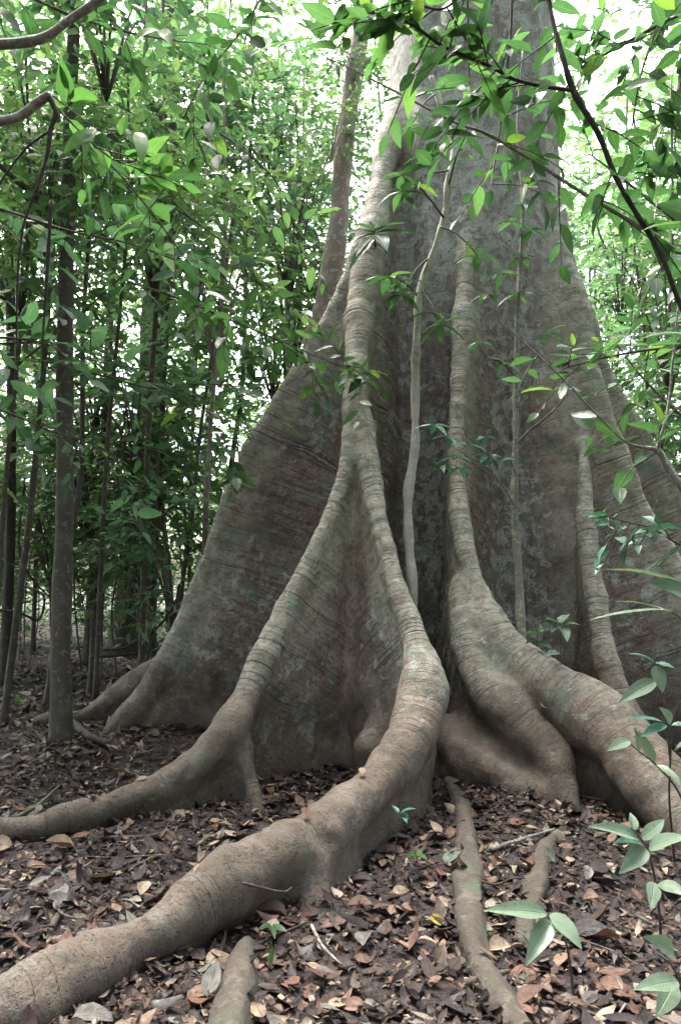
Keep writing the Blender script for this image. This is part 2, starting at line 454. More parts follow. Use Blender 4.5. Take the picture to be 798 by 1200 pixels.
    col = m.mix(m.math('MULTIPLY', m.rng(z, .85, .4, 0, .8), m.rng(med, .3, .6, .5, 1)), col, m.mix(fine, (.05, .037, .030), (.150, .112, .085)))  # low roots: dark brown bark, deepened with shade put into the colour
    # darker brown towards the foot
    col = m.mix(m.rng(m.math('ADD', z, m.math('MULTIPLY', med, .25)), .12, .3, .75, 0), col, (.075, .055, .045))
    h = m.math('ADD', m.math('MULTIPLY', l1, -.5), m.math('MULTIPLY', l2, -.12))
    h = m.math('ADD', h, m.math('MULTIPLY', m.math('MULTIPLY', band, notw), .28))
    h = m.math('ADD', h, m.math('MULTIPLY', m.math('MULTIPLY', w3, notw), .22))
    h = m.math('ADD', h, m.math('MULTIPLY', m.math('MULTIPLY', m.rng(w4, .5, .6), notw), -.22))
    h = m.math('ADD', h, m.math('MULTIPLY', m.math('MULTIPLY', st, tw), 1.6))
    h = m.math('ADD', h, m.math('MULTIPLY', med, .8))
    h = m.math('ADD', h, m.math('MULTIPLY', lic, .1))
    b = m.bump(h, .022, 1.0)
    b = m.bump(m.math('ADD', m.math('ADD', fine, m.math('MULTIPLY', mott, 1.3)), m.math('MULTIPLY', m.rng(pit, .6, .7), -.6)), .010, 1.0, b)
    return m.surf(m.n('BsdfPrincipled', {'Base Color': col, 'Roughness': m.rng(med, .3, .7, .62, .85), 'Normal': b, 'Specular IOR Level': .35}))


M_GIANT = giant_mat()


# ------------------------------------------------------------------ the giant tree
TC = np.array((1.40, 7.85))
FINS = [  # (part it belongs to, wall half-thickness, crest: px, py, Y, radius)
    ('A', .05, [(478, 20, 7.75, .08), (468, 110, 7.55, .10), (453, 190, 7.25, .12), (440, 250, 7.0, .14), (430, 310, 6.83, .145), (424, 370, 6.62, .14), (419, 430, 6.4, .12),
                 (423, 500, 6.13, .09), (437, 580, 5.84, .075), (460, 660, 5.55, .078), (483, 735, 5.28, .095), (493, 795, 5.02, .15),
                 (483, 850, 4.76, .15), (454, 903, 4.4, .145), (402, 953, 3.97, .14), (350, 990, 3.65, .135), (300, 1018, 3.45, .13), (250, 1044, 3.3, .13),
                 (200, 1077, 3.12, .128), (150, 1109, 2.97, .128), (65, 1164, 2.72, .13), (0, 1208, 2.55, .128), (-90, 1270, 2.4, .105)]),
    ('A', .03, [(398, 962, 3.9, .08), (376, 1005, 3.68, .06), (366, 1050, 3.55, .05), (358, 1092, 3.36, .035), (350, 1120, 3.2, .02)]),
    ('A', .04, [(462, 760, 5.75, .05), (455, 800, 5.6, .05), (450, 840, 5.5, .06), (435, 880, 5.3, .07)]),
    ('B', .045, [(417, 455, 6.35, .07), (406, 530, 6.07, .06), (387, 600, 5.88, .056), (363, 660, 5.72, .06), (338, 715, 5.58, .066), (309, 775, 5.42, .075),
                 (281, 830, 5.25, .10), (250, 875, 5.05, .14), (200, 913, 4.85, .12), (130, 943, 4.6, .105), (60, 964, 4.4, .09), (0, 977, 4.3, .095),
                 (-70, 992, 4.2, .085), (-200, 1008, 4.1, .06)]),
    ('B', .05, [(268, 850, 5.2, .11), (283, 893, 5.07, .10), (292, 930, 4.95, .09), (306, 970, 4.75, .06)]),
    ('C', .075, [(436, 240, 7.35, .09), (424, 295, 7.33, .10), (402, 352, 7.35, .10), (370, 405, 7.4, .09), (332, 460, 7.45, .085), (296, 525, 7.45, .085), (268, 600, 7.4, .085),
                 (246, 660, 7.35, .09), (213, 735, 7.3, .10), (180, 800, 7.2, .12), (150, 842, 7.1, .12), (120, 872, 7.0, .08)]),
    ('C', .06, [(262, 660, 7.55, .08), (236, 700, 7.7, .09), (200, 765, 7.85, .10), (160, 800, 7.75, .13), (110, 832, 7.6, .11), (50, 848, 7.5, .07)]),
    ('C', .05, [(225, 730, 7.4, .08), (190, 790, 7.4, .10), (155, 830, 7.35, .10), (120, 856, 7.3, .07)]),
    ('D', .06, [(552, 200, 7.15, .07), (548, 300, 6.97, .09), (543, 380, 6.8, .10), (536, 460, 6.6, .07), (534, 530, 6.42, .062), (539, 590, 6.25, .062),
                 (548, 650, 6.05, .07), (563, 705, 5.85, .09), (582, 750, 5.65, .15), (618, 788, 5.45, .17), (662, 815, 5.25, .19), (710, 852, 5.0, .20),
                 (755, 902, 4.7, .20), (798, 957, 4.4, .19), (850, 1010, 4.1, .17), (930, 1065, 3.85, .13)]),
    ('D', .09, [(540, 690, 6.0, .10), (558, 775, 5.6, .15), (596, 838, 5.3, .17), (635, 880, 5.12, .14), (657, 918, 4.95, .10), (672, 960, 4.72, .06), (692, 1000, 4.5, .045), (715, 1040, 4.3, .03)]),
    ('D', .1, [(515, 850, 5.7, .13), (555, 890, 5.3, .16), (605, 925, 5.05, .12), (655, 955, 4.87, .07), (700, 995, 4.65, .04)]),
    ('E', .09, [(628, 60, 7.6, .07), (634, 150, 7.5, .09), (642, 230, 7.35, .10), (652, 295, 7.2, .11), (667, 350, 7.1, .12), (682, 410, 7.0, .13), (699, 470, 6.95, .13), (720, 530, 6.9, .11), (745, 590, 6.85, .10),
                (772, 645, 6.8, .10), (802, 700, 6.75, .10), (842, 765, 6.7, .10), (890, 825, 6.6, .11), (950, 870, 6.5, .1)]),
    ('E', .09, [(632, 100, 7.75, .08), (642, 200, 7.65, .09), (659, 290, 7.55, .10), (688, 385, 7.6, .10), (711, 448, 7.65, .10), (745, 505, 7.7, .10), (777, 560, 7.7, .10), (802, 605, 7.7, .10),
                (850, 700, 7.7, .10), (910, 800, 7.65, .1), (960, 845, 7.5, .08)]),
    ('E', .05, [(683, 520, 6.88, .03), (686, 552, 6.70, .055), (689, 600, 6.56, .078), (692, 660, 6.46, .08), (697, 720, 6.33, .09), (706, 770, 6.2, .11), (722, 820, 6.05, .12),
                (745, 875, 5.85, .1)]),
    ('E', .16, [(625, 290, 7.3, .16), (648, 440, 7.2, .22), (664, 560, 7.1, .22), (672, 650, 7.05, .20), (678, 740, 7.0, .18), (682, 800, 6.95, .16)]),
]


# walls that do not fall plumb below their crest: metres of shift per metre of depth, and where along the crest
LEAN = {0: (-.07, .06, lambda s: max(0., min(1., (s - .22) / .12)) * max(0., min(1., (.55 - s) / .08))),
        8: (-.10, .08, lambda s: max(0., min(1., (s - .2) / .2)) * max(0., min(1., (.6 - s) / .1)))}


def smin(a, b, k):
    h = np.clip(.5 + .5 * (b - a) / k, 0, 1)
    return b + (a - b) * h - k * h * (1 - h)


def trunk_d(X, Y, Z):
    dx, dy = X - TC[0] - .006 * Z, Y - TC[1]
    th = np.arctan2(dy, dx)
    r = .90 + .07 * np.exp(-np.maximum(Z - 3, 0) / 1.5) + .16 * np.clip((3 - Z) / 3, 0, 1)
    r = r + .022 * np.sin(5 * th + 1) + .016 * np.sin(9 * th + .6 * Z) + .010 * np.sin(17 * th + 1.1 * Z + 2)
    r = r - np.clip((4.6 - Z) / 2, 0, 1) * (.24 * np.exp(-((th + 1.36) / .26) ** 2) + .16 * np.exp(-((th + 2.15) / .2) ** 2))
    return (np.hypot(dx, dy) - r) * .92


def build_giant():
    h = .02
    lo = np.array((-3.3, 1.95, -.2)); hi = np.array((4.9, 9.2, 9.0))
    n = np.ceil((hi - lo) / h).astype(int)
    BG = .5
    F = np.full(n, BG, np.float32); LAB = np.zeros(n, np.uint8); RAW = np.full(n, BG, np.float32); RAW2 = np.full(n, BG, np.float32)
    ax = [(lo[i] + h * np.arange(n[i])).astype(np.float32) for i in range(3)]
    crest = []
    for fi, (part, th0, pts) in enumerate(FINS):
        C = spline([(*at(p, q, Y), r) for p, q, Y, r in pts], 5)
        ph = fi * 1.7
        s = np.concatenate([[0], np.cumsum(np.linalg.norm(np.diff(C[:, :3], axis=0), axis=1))])
        # natural unevenness of the crest
        C[:, 0] += .018 * np.sin(2.6 * s + ph); C[:, 1] += .03 * np.sin(1.9 * s + 2 * ph); C[:, 3] *= 1 + .045 * np.sin(4.3 * s + ph) + .05 * np.sin(11 * s + ph)
        crest.append((part, C, s))
        pad = .62
        a = np.maximum(((C[:, :3].min(0) - pad - lo) / h).astype(int), 0); b = np.minimum(((C[:, :3].max(0) + pad - lo) / h).astype(int) + 1, n)
        a[2] = 0
        cap = np.full(b - a, BG, np.float32); cur = np.full(b - a, BG, np.float32)
        for k in range(len(C) - 1):
            p, q = C[k], C[k + 1]
            a2 = np.maximum(((np.minimum(p, q)[:3] - pad - lo) / h).astype(int), a); b2 = np.minimum(((np.maximum(p, q)[:3] + pad - lo) / h).astype(int) + 1, b)
            a2[2] = 0
            if (b2 <= a2).any(): continue
            X = ax[0][a2[0]:b2[0], None, None]; Y = ax[1][None, a2[1]:b2[1], None]; Z = ax[2][None, None, a2[2]:b2[2]]
            d = (q - p)[:3]
            wl = LEAN.get(fi)
            X0, Y0 = X, Y
            if wl is not None:
                fk = wl[2](k / (len(C) - 1)); dd = np.clip(.5 * (p[2] + q[2]) - Z, 0, 2.2) * fk
                X = X - wl[0] * dd; Y = Y - wl[1] * dd
            t = np.clip(((X - p[0]) * d[0] + (Y - p[1]) * d[1]) / max(d[0] ** 2 + d[1] ** 2, 1e-6), 0, 1)
            dp2 = (X - p[0] - t * d[0]) ** 2 + (Y - p[1] - t * d[1]) ** 2
            top = p[2] + t * d[2]; rr = p[3] + t * (q[3] - p[3])
            dz = np.maximum(Z - top, 0)
            depth = np.maximum(top - Z, 0)
            th = th0 + .03 * np.minimum(depth, 2.5) + .04 * np.exp(-np.maximum(Z, 0) / .16) * np.minimum(1, top * 2 + .3)
            c1 = np.sqrt(dp2 + dz * dz) - np.minimum(th, rr * .84 + .028 * np.minimum(depth, 2.5) + .03 * np.exp(-np.maximum(Z, 0) / .16))
            sl = tuple(slice(a2[i] - a[i], b2[i] - a[i]) for i in range(3))
            np.minimum(cur[sl], c1.astype(np.float32), out=cur[sl])
            X, Y = X0, Y0
            t3 = np.clip(((X - p[0]) * d[0] + (Y - p[1]) * d[1] + (Z - p[2]) * d[2]) / (d @ d + 1e-9), 0, 1)
            c2 = np.sqrt((X - p[0] - t3 * d[0]) ** 2 + (Y - p[1] - t3 * d[1]) ** 2 + (Z - p[2] - t3 * d[2]) ** 2) - (p[3] + t3 * (q[3] - p[3]))
            np.minimum(cap[sl], c2.astype(np.float32), out=cap[sl])
        D = smin(cap, cur, .06)
        sl = tuple(slice(a[i], b[i]) for i in range(3))
        w = D < RAW[sl]; LAB[sl][w] = fi + 1
        RAW2[sl] = np.minimum(RAW2[sl], np.maximum(RAW[sl], D)); RAW[sl] = np.minimum(RAW[sl], D)
        F[sl] = smin(F[sl], D, .10)
    a = ((np.array((TC[0] - 1.75, TC[1] - 1.75, -.2)) - lo) / h).astype(int); a[2] = 0
    b = np.minimum(((np.array((TC[0] + 1.75, TC[1] + 1.75, 9.0)) - lo) / h).astype(int), n)
    sl = tuple(slice(a[i], b[i]) for i in range(3))
    X, Y, Z = ax[0][a[0]:b[0], None, None], ax[1][None, a[1]:b[1], None], ax[2][None, None, a[2]:b[2]]
    T = trunk_d(X, Y, Z).astype(np.float32)
    F[sl] = smin(F[sl], T, .15)
    import openvdb
    g = openvdb.FloatGrid(BG); g.copyFromArray(F, tolerance=0.0)
    V, Tr, Q = g.convertToPolygons(isovalue=0.0, adaptivity=0.0) if True else None
    V = np.array(V, float); Q = np.array(Q, int)
    if len(Q) == 0 or Q.shape[1] != 4: V, Q = np.array(V), np.array(Tr, int)
    idx = np.clip(np.round(V).astype(int), 0, n - 1)
    W = V * h + lo
    lab = LAB[idx[:, 0], idx[:, 1], idx[:, 2]]; raw = RAW[idx[:, 0], idx[:, 1], idx[:, 2]]
    td = trunk_d(W[:, 0], W[:, 1], W[:, 2])
    tw = np.clip(.5 + (raw - td) / .22, 0, 1)
    seam = np.clip((RAW2[idx[:, 0], idx[:, 1], idx[:, 2]] - raw) / .16, 0, 1); seam = seam * seam * (3 - 2 * seam) * np.where(LAB[idx[:, 0], idx[:, 1], idx[:, 2]] == len(FINS), 0.25, 1.0)
    lab = np.where(td < raw, 0, lab)
    u = np.zeros(len(W)); v = np.full(len(W), 2.0)
    for fi, (part, C, s) in enumerate(crest):
        for sel in np.array_split(np.nonzero(LAB[idx[:, 0], idx[:, 1], idx[:, 2]] == fi + 1)[0], 40):
            if not len(sel): continue
            P = C[:, :3]; A0, A1 = P[:-1], P[1:]; d = A1 - A0
            w = W[sel][:, None] - A0[None]
            t = np.clip((w * d).sum(-1) / ((d * d).sum(-1) + 1e-9), 0, 1)
            dist = np.linalg.norm(w - t[..., None] * d, axis=-1)
            k = dist.argmin(1); r = np.arange(len(sel))
            u[sel] = s[k] + t[r, k] * (s[k + 1] - s[k]); v[sel] = dist[r, k] 
    fin = LAB[idx[:, 0], idx[:, 1], idx[:, 2]].astype(float) * 7.3
    # surface relief
    p = W
    lump = np.zeros(len(W)); r_ = np.random.default_rng(9)
    for k in range(34):
        f = 6 * 1.09 ** k; q = nrm(r_.normal(0, 1, 3)) * f; lump += (5.0 / f) * np.sin(p @ q + r_.uniform(0, 6.28) + .8 * np.sin(p @ (nrm(r_.normal(0, 1, 3)) * f * .37)))
    rel = .009 * lump * (.6 + 1.0 * np.clip(1.0 - p[:, 2], 0, 1)) * (1 - .5 * tw)
    rel = rel + (.012 * np.sin(3.1 * p[:, 0] + 2.2 * p[:, 2]) * np.sin(2.7 * p[:, 1] - 1.9 * p[:, 2] + 1) + .006 * np.sin(9 * p[:, 0] + 4 * p[:, 2]) * np.sin(8 * p[:, 1] + 6 * p[:, 2])
           + .004 * (np.sin(9 * u + 2 * np.sin(4.1 * u + fin)) + np.sin(17 * u + 2.2 * np.sin(6.3 * u + fin) + .4 * v)) * np.sin(1.7 * u + fin) * (1 - tw) * np.exp(-v * 1.1))
    me0 = mk('tmp', W, Q)
    N = np.zeros(len(W) * 3, np.float32); me0.vertices.foreach_get('normal', N); N = N.reshape(-1, 3)
    out = (N * (W - np.array((TC[0], TC[1], 0)))).sum(1)
    W = W + N * rel[:, None]
    keep_v = W[:, 2] > -.16
    me0.vertices.foreach_set('co', W.astype(np.float32).ravel()); me0.update()
    N = np.zeros(len(W) * 3, np.float32); me0.vertices.foreach_get('normal', N); N = N.reshape(-1, 3)
    bpy.data.meshes.remove(me0)
    # one continuous surface, cut into the trunk and its buttress roots
    pid = np.array([0] + [{'A': 1, 'B': 2, 'C': 3, 'D': 4, 'E': 5}[f[0]] for f in FINS])[lab]
    fp = np.median(pid[Q], axis=1).astype(int)
    # a part is one piece: scraps join the trunk
    for k in range(1, 6):
        q = Q[fp == k]; comp = np.arange(len(W))
        while True:
            mn = comp[q].min(1); old = comp.copy()
            np.minimum.at(comp, q.ravel(), np.repeat(mn, q.shape[1])); comp = comp[comp]
            if (old == comp).all(): break
        ids, cnt = np.unique(comp[q[:, 0]], return_counts=True)
        small = np.isin(comp[Q[:, 0]], ids[cnt < cnt.max()]) & (fp == k)
        fp[small] = 0
    ok = keep_v[Q].all(1) & (W[Q][:, :, 2] < 8.95).all(1)
    root = empty('giant_tree', (TC[0], TC[1], 0), 'giant rainforest tree with tall flaring buttress roots snaking over the leaf litter', 'tree')
    names = ['trunk', 'buttress_root', 'buttress_root', 'buttress_root', 'buttress_root', 'buttress_root']
    labs = ['broad upper trunk streaked with pale lichen', 'tall buttress whose root bends sharply across the foreground', 'thin buttress root running out to the left over the litter',
            'broad wall-like buttress on the left flank', 'central buttress swelling into a thick root towards the lower right', 'buttress with ringed rib on the right flank']
    for k in range(6):
        q = Q[ok & (fp == k)]
        if not len(q): continue
        used, inv = np.unique(q, return_inverse=True)
        q2 = inv.reshape(q.shape)
        me = mk(names[k], W[used], q2, attrs=dict(u=u[used], v=v[used], tw=tw[used], fin=fin[used], seam=seam[used]))
        me.normals_split_custom_set_from_vertices(N[used].tolist())
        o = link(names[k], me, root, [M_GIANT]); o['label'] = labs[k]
    # roots that surface further out
    for lab_, pts in (('slender root winding forward between the litter', [(524, 905, .06), (538, 940, .065), (549, 1000, .065), (547, 1050, .068), (553, 1100, .068), (572, 1150, .065), (605, 1205, .06), (640, 1260, .05)]),
                      ('short weathered root half sunk in the litter', [(655, 980, .04), (640, 1000, .06), (628, 1035, .06), (618, 1075, .05), (612, 1110, .03)]),
                      ('grey root end poking out of the litter', [(292, 1105, .03), (287, 1125, .07), (279, 1165, .078), (268, 1215, .08), (255, 1280, .07)])):
        C = spline([(*on_ground(p, q, -.006), r) for p, q, r in pts], 8)
        o = link('surface_root', Bag().add(*tube(C[:, :3], C[:, 3], 18, .12, len(pts))).mesh('surface_root'), root, [M_SROOT]); o['label'] = lab_
    return root, crest


giant, CRESTS = build_giant()


# ------------------------------------------------------------------ forest floor
def ground():
    f = np.arange(-9, 9.01, .12); far = np.array([10, 11.5, 13.5, 16, 20, 26, 34, 45, 60])
    xs = np.concatenate([-far[::-1], f, far])
    ys = np.concatenate([-np.array([60, 45, 30, 20, 14, 10, 7, 5, 3.5]), np.arange(-2.5, 14, .12), [14.6, 15.6, 17, 19, 22, 26, 32, 40, 52, 70]])
    X, Y = np.meshgrid(xs, ys, indexing='ij')
    Z = gz(X, Y) + .012 * np.sin(9 * X + 3 * Y) * np.sin(8 * Y - 2 * X)
    nx, ny = X.shape
    i, j = np.meshgrid(np.arange(nx - 1), np.arange(ny - 1), indexing='ij')
    Q = np.stack([i * ny + j, (i + 1) * ny + j, (i + 1) * ny + j + 1, i * ny + j + 1], -1).reshape(-1, 4)
    o = link('ground', mk('ground', np.stack([X, Y, Z], -1).reshape(-1, 3), Q), None, [M_SOIL])
    tag(o, 'dark soil of the forest floor under the litter', 'ground', None, 'structure')


ground()


def litter():
    bag = Bag()
    rg = np.random.default_rng(11)
    for y0, y1, dens, lod, zz in ((1.6, 3.2, 620, 1, .03), (3.2, 5.2, 560, 1, .03), (5.2, 8, 560, 0, .035), (8, 12, 300, 0, .035), (12, 20, 110, 0, .04)):
        wmax = .62 * y1 + 1.0
        N = int(dens * 2 * wmax * (y1 - y0))
        y = rg.uniform(y0, y1, N); x = rg.uniform(-wmax, wmax, N)
        k = np.abs(x) < .62 * y + 1.0; x, y = x[k], y[k]; N = len(x)
        clump = .5 + .5 * np.sin(2.3 * x + 1.1 * y) * np.sin(1.9 * y - 1.3 * x)
        k = rg.random(N) < .55 + .45 * clump; x, y = x[k], y[k]; N = len(x)
        a = rg.uniform(0, 6.283, N)
        tilt = rg.normal(0, .30, (N, 2))
        d = np.stack([np.cos(a), np.sin(a), rg.normal(.02, .2, N)], -1)
        n = np.stack([tilt[:, 0], tilt[:, 1], np.ones(N)], -1)
        flip = rg.random(N) < .45; n[flip] *= -1
        ln = np.clip(rg.lognormal(-2.84, .45, N), .02, .15) * (1 + .3 * (y0 > 7))
        pos = np.stack([x, y, gz(x, y) + rg.uniform(.004, zz, N)], -1)
        V, Q, U = leaves(pos, d, n, ln, ln * rg.uniform(.35, .68, N), rg.normal(.05, .28, N), lod, rg.normal(0, .35, N), rg.normal(1.0, 1.3, N))
        bag.add(V, Q, U)
    for mi, dens in ((1, 5), (2, 7), (3, 6)):
        y = 1.8 + 12 * rg.random(9 * 12 * dens) ** 1.25; N = len(y); x = rg.uniform(-1, 1, N) * (.6 * y + .8)
        a = rg.uniform(0, 6.283, N); d = np.stack([np.cos(a), np.sin(a), rg.normal(.05, .15, N)], -1)
        ln = np.clip(rg.lognormal(-2.45, .3, N), .05, .15)
        n = np.stack([rg.normal(0, .3, N), rg.normal(-.1, .3, N), np.ones(N)], -1); n[rg.random(N) < .4] *= -1
        bag.add(*leaves(np.stack([x, y, gz(x, y) + rg.uniform(.025, .045, N)], -1), d, n, ln, ln * rg.uniform(.35, .62, N), rg.normal(.1, .3, N), 1, rg.normal(0, .5, N), rg.normal(1.4, 1.4, N)), m=mi)
    N = 46000
    y = 1.6 + rg.random(N) ** 1.6 * 9; x = rg.uniform(-1, 1, N) * (.62 * y + 1)
    a = rg.uniform(0, 6.283, N); d = np.stack([np.cos(a), np.sin(a), rg.normal(0, .25, N)], -1)
    ln = rg.uniform(.012, .04, N)
    bag.add(*leaves(np.stack([x, y, gz(x, y) + rg.uniform(.004, .03, N)], -1), d, np.stack([rg.normal(0, .4, N), rg.normal(0, .4, N), np.ones(N)], -1), ln, ln * rg.uniform(.15, 1.1, N), rg.normal(0, .3, N), 0, 0, 1.5))
    o = link('leaf_litter', bag.mesh('leaf_litter'), None, [M_LIT, M_TAN, M_RUST, M_GREYLEAF])
    tag(o, 'brown and tan dead leaves carpeting the dark forest floor', 'leaf litter', None, 'stuff')


litter()


def fallen(px, py, ln, ang, mat, label, wr=.5, z=.03, Y=None, curl=.5, droop=.2, seed=0):
    p = on_ground(px, py, z) if Y is None else at(px, py, Y)
    rg = np.random.default_rng(seed + int(px * 7 + py))
    d = np.array([[math.cos(ang), math.sin(ang), rg.normal(.05, .1)]])
    V, Q, U = leaves(p[None] - d * ln / 2, d, np.array([[rg.normal(0, .25), rg.normal(-.2, .2), 1.]]), ln, ln * wr, droop, 2, rg.normal(0, .4), curl)
    bag = Bag().add(V, Q, U)
    st = np.stack([p - d[0] * ln / 2, p - d[0] * ln * .75 + (0, 0, -.004)]); 
    o = link('fallen_leaf', bag.add(*tube(st, .0016, 4)).mesh('fallen_leaf'), None, [mat])
    return tag(o, label, 'fallen leaf', 'large dead leaves lying on the litter')


for a in [(515, 1086, .085, .3, M_YELLOW, 'bright yellow fallen leaf beside the slender winding root', .6),
          (183, 956, .07, 1.2, M_YELLOW, 'small yellow fallen leaf at the foot of the left root', .5),
          (238, 898, .12, 1.4, M_GREYLEAF, 'pale grey leaf standing on edge in the litter near the slim tree', .4, .06),
          (255, 1130, .10, .5, M_TAN, 'pale torn tan leaf between the big root and the grey root end', .6),
          (208, 1128, .07, 2.2, M_TAN, 'small pale tan leaf close under the big root', .6),
          (232, 1178, .12, 1.9, M_RUST, 'rusty brown leaf left of the grey root end', .6),
          (340, 1158, .075, 2.6, M_RUST, 'round red-brown leaf right of the grey root end', .85),
          (382, 1150, .10, -.3, M_GREYLEAF, 'flat greyish leaf between the two lower roots', .45),
          (372, 1142, .09, -.5, M_TAN, 'curled tan leaf lying before the side root', .4),
          (603, 1190, .12, 1.3, M_RUST, 'big curled orange-brown leaf at the bottom edge by the root', .6),
          (728, 1168, .16, -.7, M_RUST, 'large ribbed reddish-brown dead leaf at the lower right', .45),
          (690, 1098, .10, .6, M_RUST, 'brown curled leaf in the litter under the right seedlings', .6),
          (606, 968, .11, .2, M_RUST, 'red-brown leaf below the central buttress', .55),
          (625, 975, .09, -.4, M_TAN, 'small tan leaf beside the short sunken root', .4),
          (668, 1012, .10, 1.2, M_TAN, 'pale upright leaf behind the right seedlings', .45),
          (580, 1013, .075, -.2, M_RUST, 'orange-red leaf right of the slender winding root', .5),
          (517, 1027, .11, 1.4, M_RUST, 'brown leaf leaning against the slender winding root', .5),
          (520, 1062, .07, .2, M_TAN, 'pinkish tan leaf left of the slender winding root', .55),
          (42, 1070, .11, 1.1, M_TAN, 'pale torn leaf in the litter at the left edge', .6),
          (45, 1020, .11, .2, M_RUST, 'dull brown leaf lying flat at the left', .6),
          (258, 968, .12, .1, M_TAN, 'tan leaf in the small pile by the split foot of the left root', .6),
          (208, 960, .08, 1.9, M_TAN, 'cream coloured leaf scrap under the left root', .7),
          (82, 917, .09, 1.2, M_TAN, 'cream leaf behind the long left root', .6),
          (90, 880, .10, .3, M_TAN, 'pale leaf by the foot of the slim grey tree', .5),
          (370, 893, .16, 2.0, M_RUST, 'reddish leaf propped in the hollow between the two front buttresses', .5, .05),
          (340, 918, .10, .4, M_RUST, 'reddish brown leaf on the ground of the front hollow', .6),
          (398, 1183, .1, .9, M_TAN, 'tan leaf scrap at the bottom between the roots', .6),
          (470, 1050, .09, .4, M_TAN, 'cream leaf on the litter right of the knee of the big root', .5),
          (590, 1165, .08, 2.0, M_LIME, 'small fresh green leaf fallen at the end of the winding root', .5)]:
    fallen(*a)
fallen(640, 826, .13, .8, M_TAN, 'tan leaf caught in the hollow of the central root', .6, Y=5.2)


def twig(pts, r, label, mat=None, lift=.015, Y=None):
    P = np.array([on_ground(p, q, lift) for p, q in pts] if Y is None else [at(p, q, y) for (p, q), y in zip(pts, Y)])
    C = spline(P, 6)
    o = link('fallen_twig', Bag().add(*tube(C, np.linspace(r, r * .5, len(C)), 7, .12, int(pts[0][0]))).mesh('fallen_twig'), None, [mat or M_TWIG])
    return tag(o, label, 'twig', 'dead twigs on the forest floor')


twig([(85, 852), (105, 868), (128, 878)], .045, 'dark stub of fallen branch beside the slim grey tree', M_VINE, .04)
twig([(20, 978), (45, 962), (70, 938)], .014, 'greenish stick leaning over the long left root', M_TWIG_GREEN, .10)
twig([(58, 1098), (68, 1078), (82, 1065), (86, 1045)], .018, 'crooked brown twig curling on the litter at the left', M_SROOT)
twig([(110, 1036), (150, 1022), (190, 1004)], .012, 'dark thin twig across the litter behind the big root')
twig([(145, 1018), (165, 1010), (172, 1022)], .01, 'short forked scrap of twig behind the big root')
twig([(120, 985), (180, 982), (225, 965)], .011, 'long dark twig below the left root')
twig([(575, 1002), (612, 990), (650, 978)], .013, 'pale stick lying toward the central buttress foot', M_BRANCH, .03)
twig([(595, 1095), (650, 1100), (715, 1118), (770, 1150)], .007, 'thin bare twig reaching across the lower right litter')
twig([(588, 1110), (596, 1140), (612, 1175)], .006, 'fine dead stem beside the end of the winding root', M_BRANCH)
twig([(365, 1093), (378, 1118), (400, 1140)], .008, 'thin pale rootlet hanging off the side root', M_BRANCH, .03)
twig([(545, 1158), (590, 1145), (625, 1140)], .016, 'dark forked stick crossing the end of the winding root')
twig([(640, 1180), (690, 1192), (730, 1205)], .008, 'thin twig at the bottom edge of the litter')
twig([(612, 783), (635, 793), (665, 797)], .012, 'yellowish stick lying in the crook of the central root', M_TWIG_GREEN, Y=(5.55, 5.35, 5.3))
twig([(180, 892), (215, 888), (235, 880)], .010, 'straight twig on the litter before the left buttress')
twig([(0, 905), (25, 898), (60, 890)], .012, 'straight twig near the left edge behind the root')
twig([(285, 1035), (330, 1045), (342, 1040)], .006, 'tiny twig hooked on the flank of the big root', Y=(3.1, 3.3, 3.35))

rg = np.random.default_rng(31)
for k in range(44):
    y = 2.3 + 6.5 * rg.random() ** 1.3; x = rg.uniform(-.5, .5) * y; a = rg.uniform(0, 6.28); L = rg.uniform(.12, .55)
    t = np.linspace(-.5, .5, 4); bend = rg.normal(0, .07, 4)
    P = np.stack([x + math.cos(a) * t * L - math.sin(a) * bend * L, y + math.sin(a) * t * L + math.cos(a) * bend * L, 0 * t], -1)
    P[:, 2] = gz(P[:, 0], P[:, 1]) + .022 + rg.uniform(0, .02, 4)
    C = spline(P, 4); r = rg.uniform(.0025, .008)
    o = link('fallen_twig', Bag().add(*tube(C, np.linspace(r, r * .5, len(C)), 6, .14, k)).mesh('fallen_twig'), None, [(M_TWIG, M_VINE, M_SROOT, M_BRANCH)[k % 4]])
    tag(o, 'thin loose dead twig lying among the leaf litter of the forest floor', 'twig', 'loose dead twigs in the litter')

k = 0
for part, C, s in (CRESTS[0], CRESTS[3], CRESTS[8]):
    for f in (.60, .66, .72, .78, .84):
        i = int(len(C) * (f + rg.uniform(-.02, .02))); p = C[i, :3] + (rg.uniform(-.06, .06), rg.uniform(-.03, .03), C[i, 3] + .004)
        d_ = np.array([[*rg.normal(0, 1, 2), 0.]]); ln = rg.uniform(.05, .10)
        V, Q, U = leaves(p[None] - nrm(d_) * ln / 2, d_, np.array([[*rg.normal(0, .15, 2), 1.]]), ln, ln * .5, .25, 2, .3, -.4)
        o = link('fallen_leaf', Bag().add(V, Q, U).mesh('fallen_leaf'), None, [(M_TAN, M_RUST, M_GREYLEAF)[k % 3]]); k += 1
        tag(o, 'dead leaf caught on the upper side of %s' % {'A': 'the big foreground root', 'B': 'the long left root', 'D': 'the thick right root'}[part], 'fallen leaf', 'dead leaves caught on %s' % {'A': 'the big foreground root', 'B': 'the long left root', 'D': 'the thick right root'}[part])

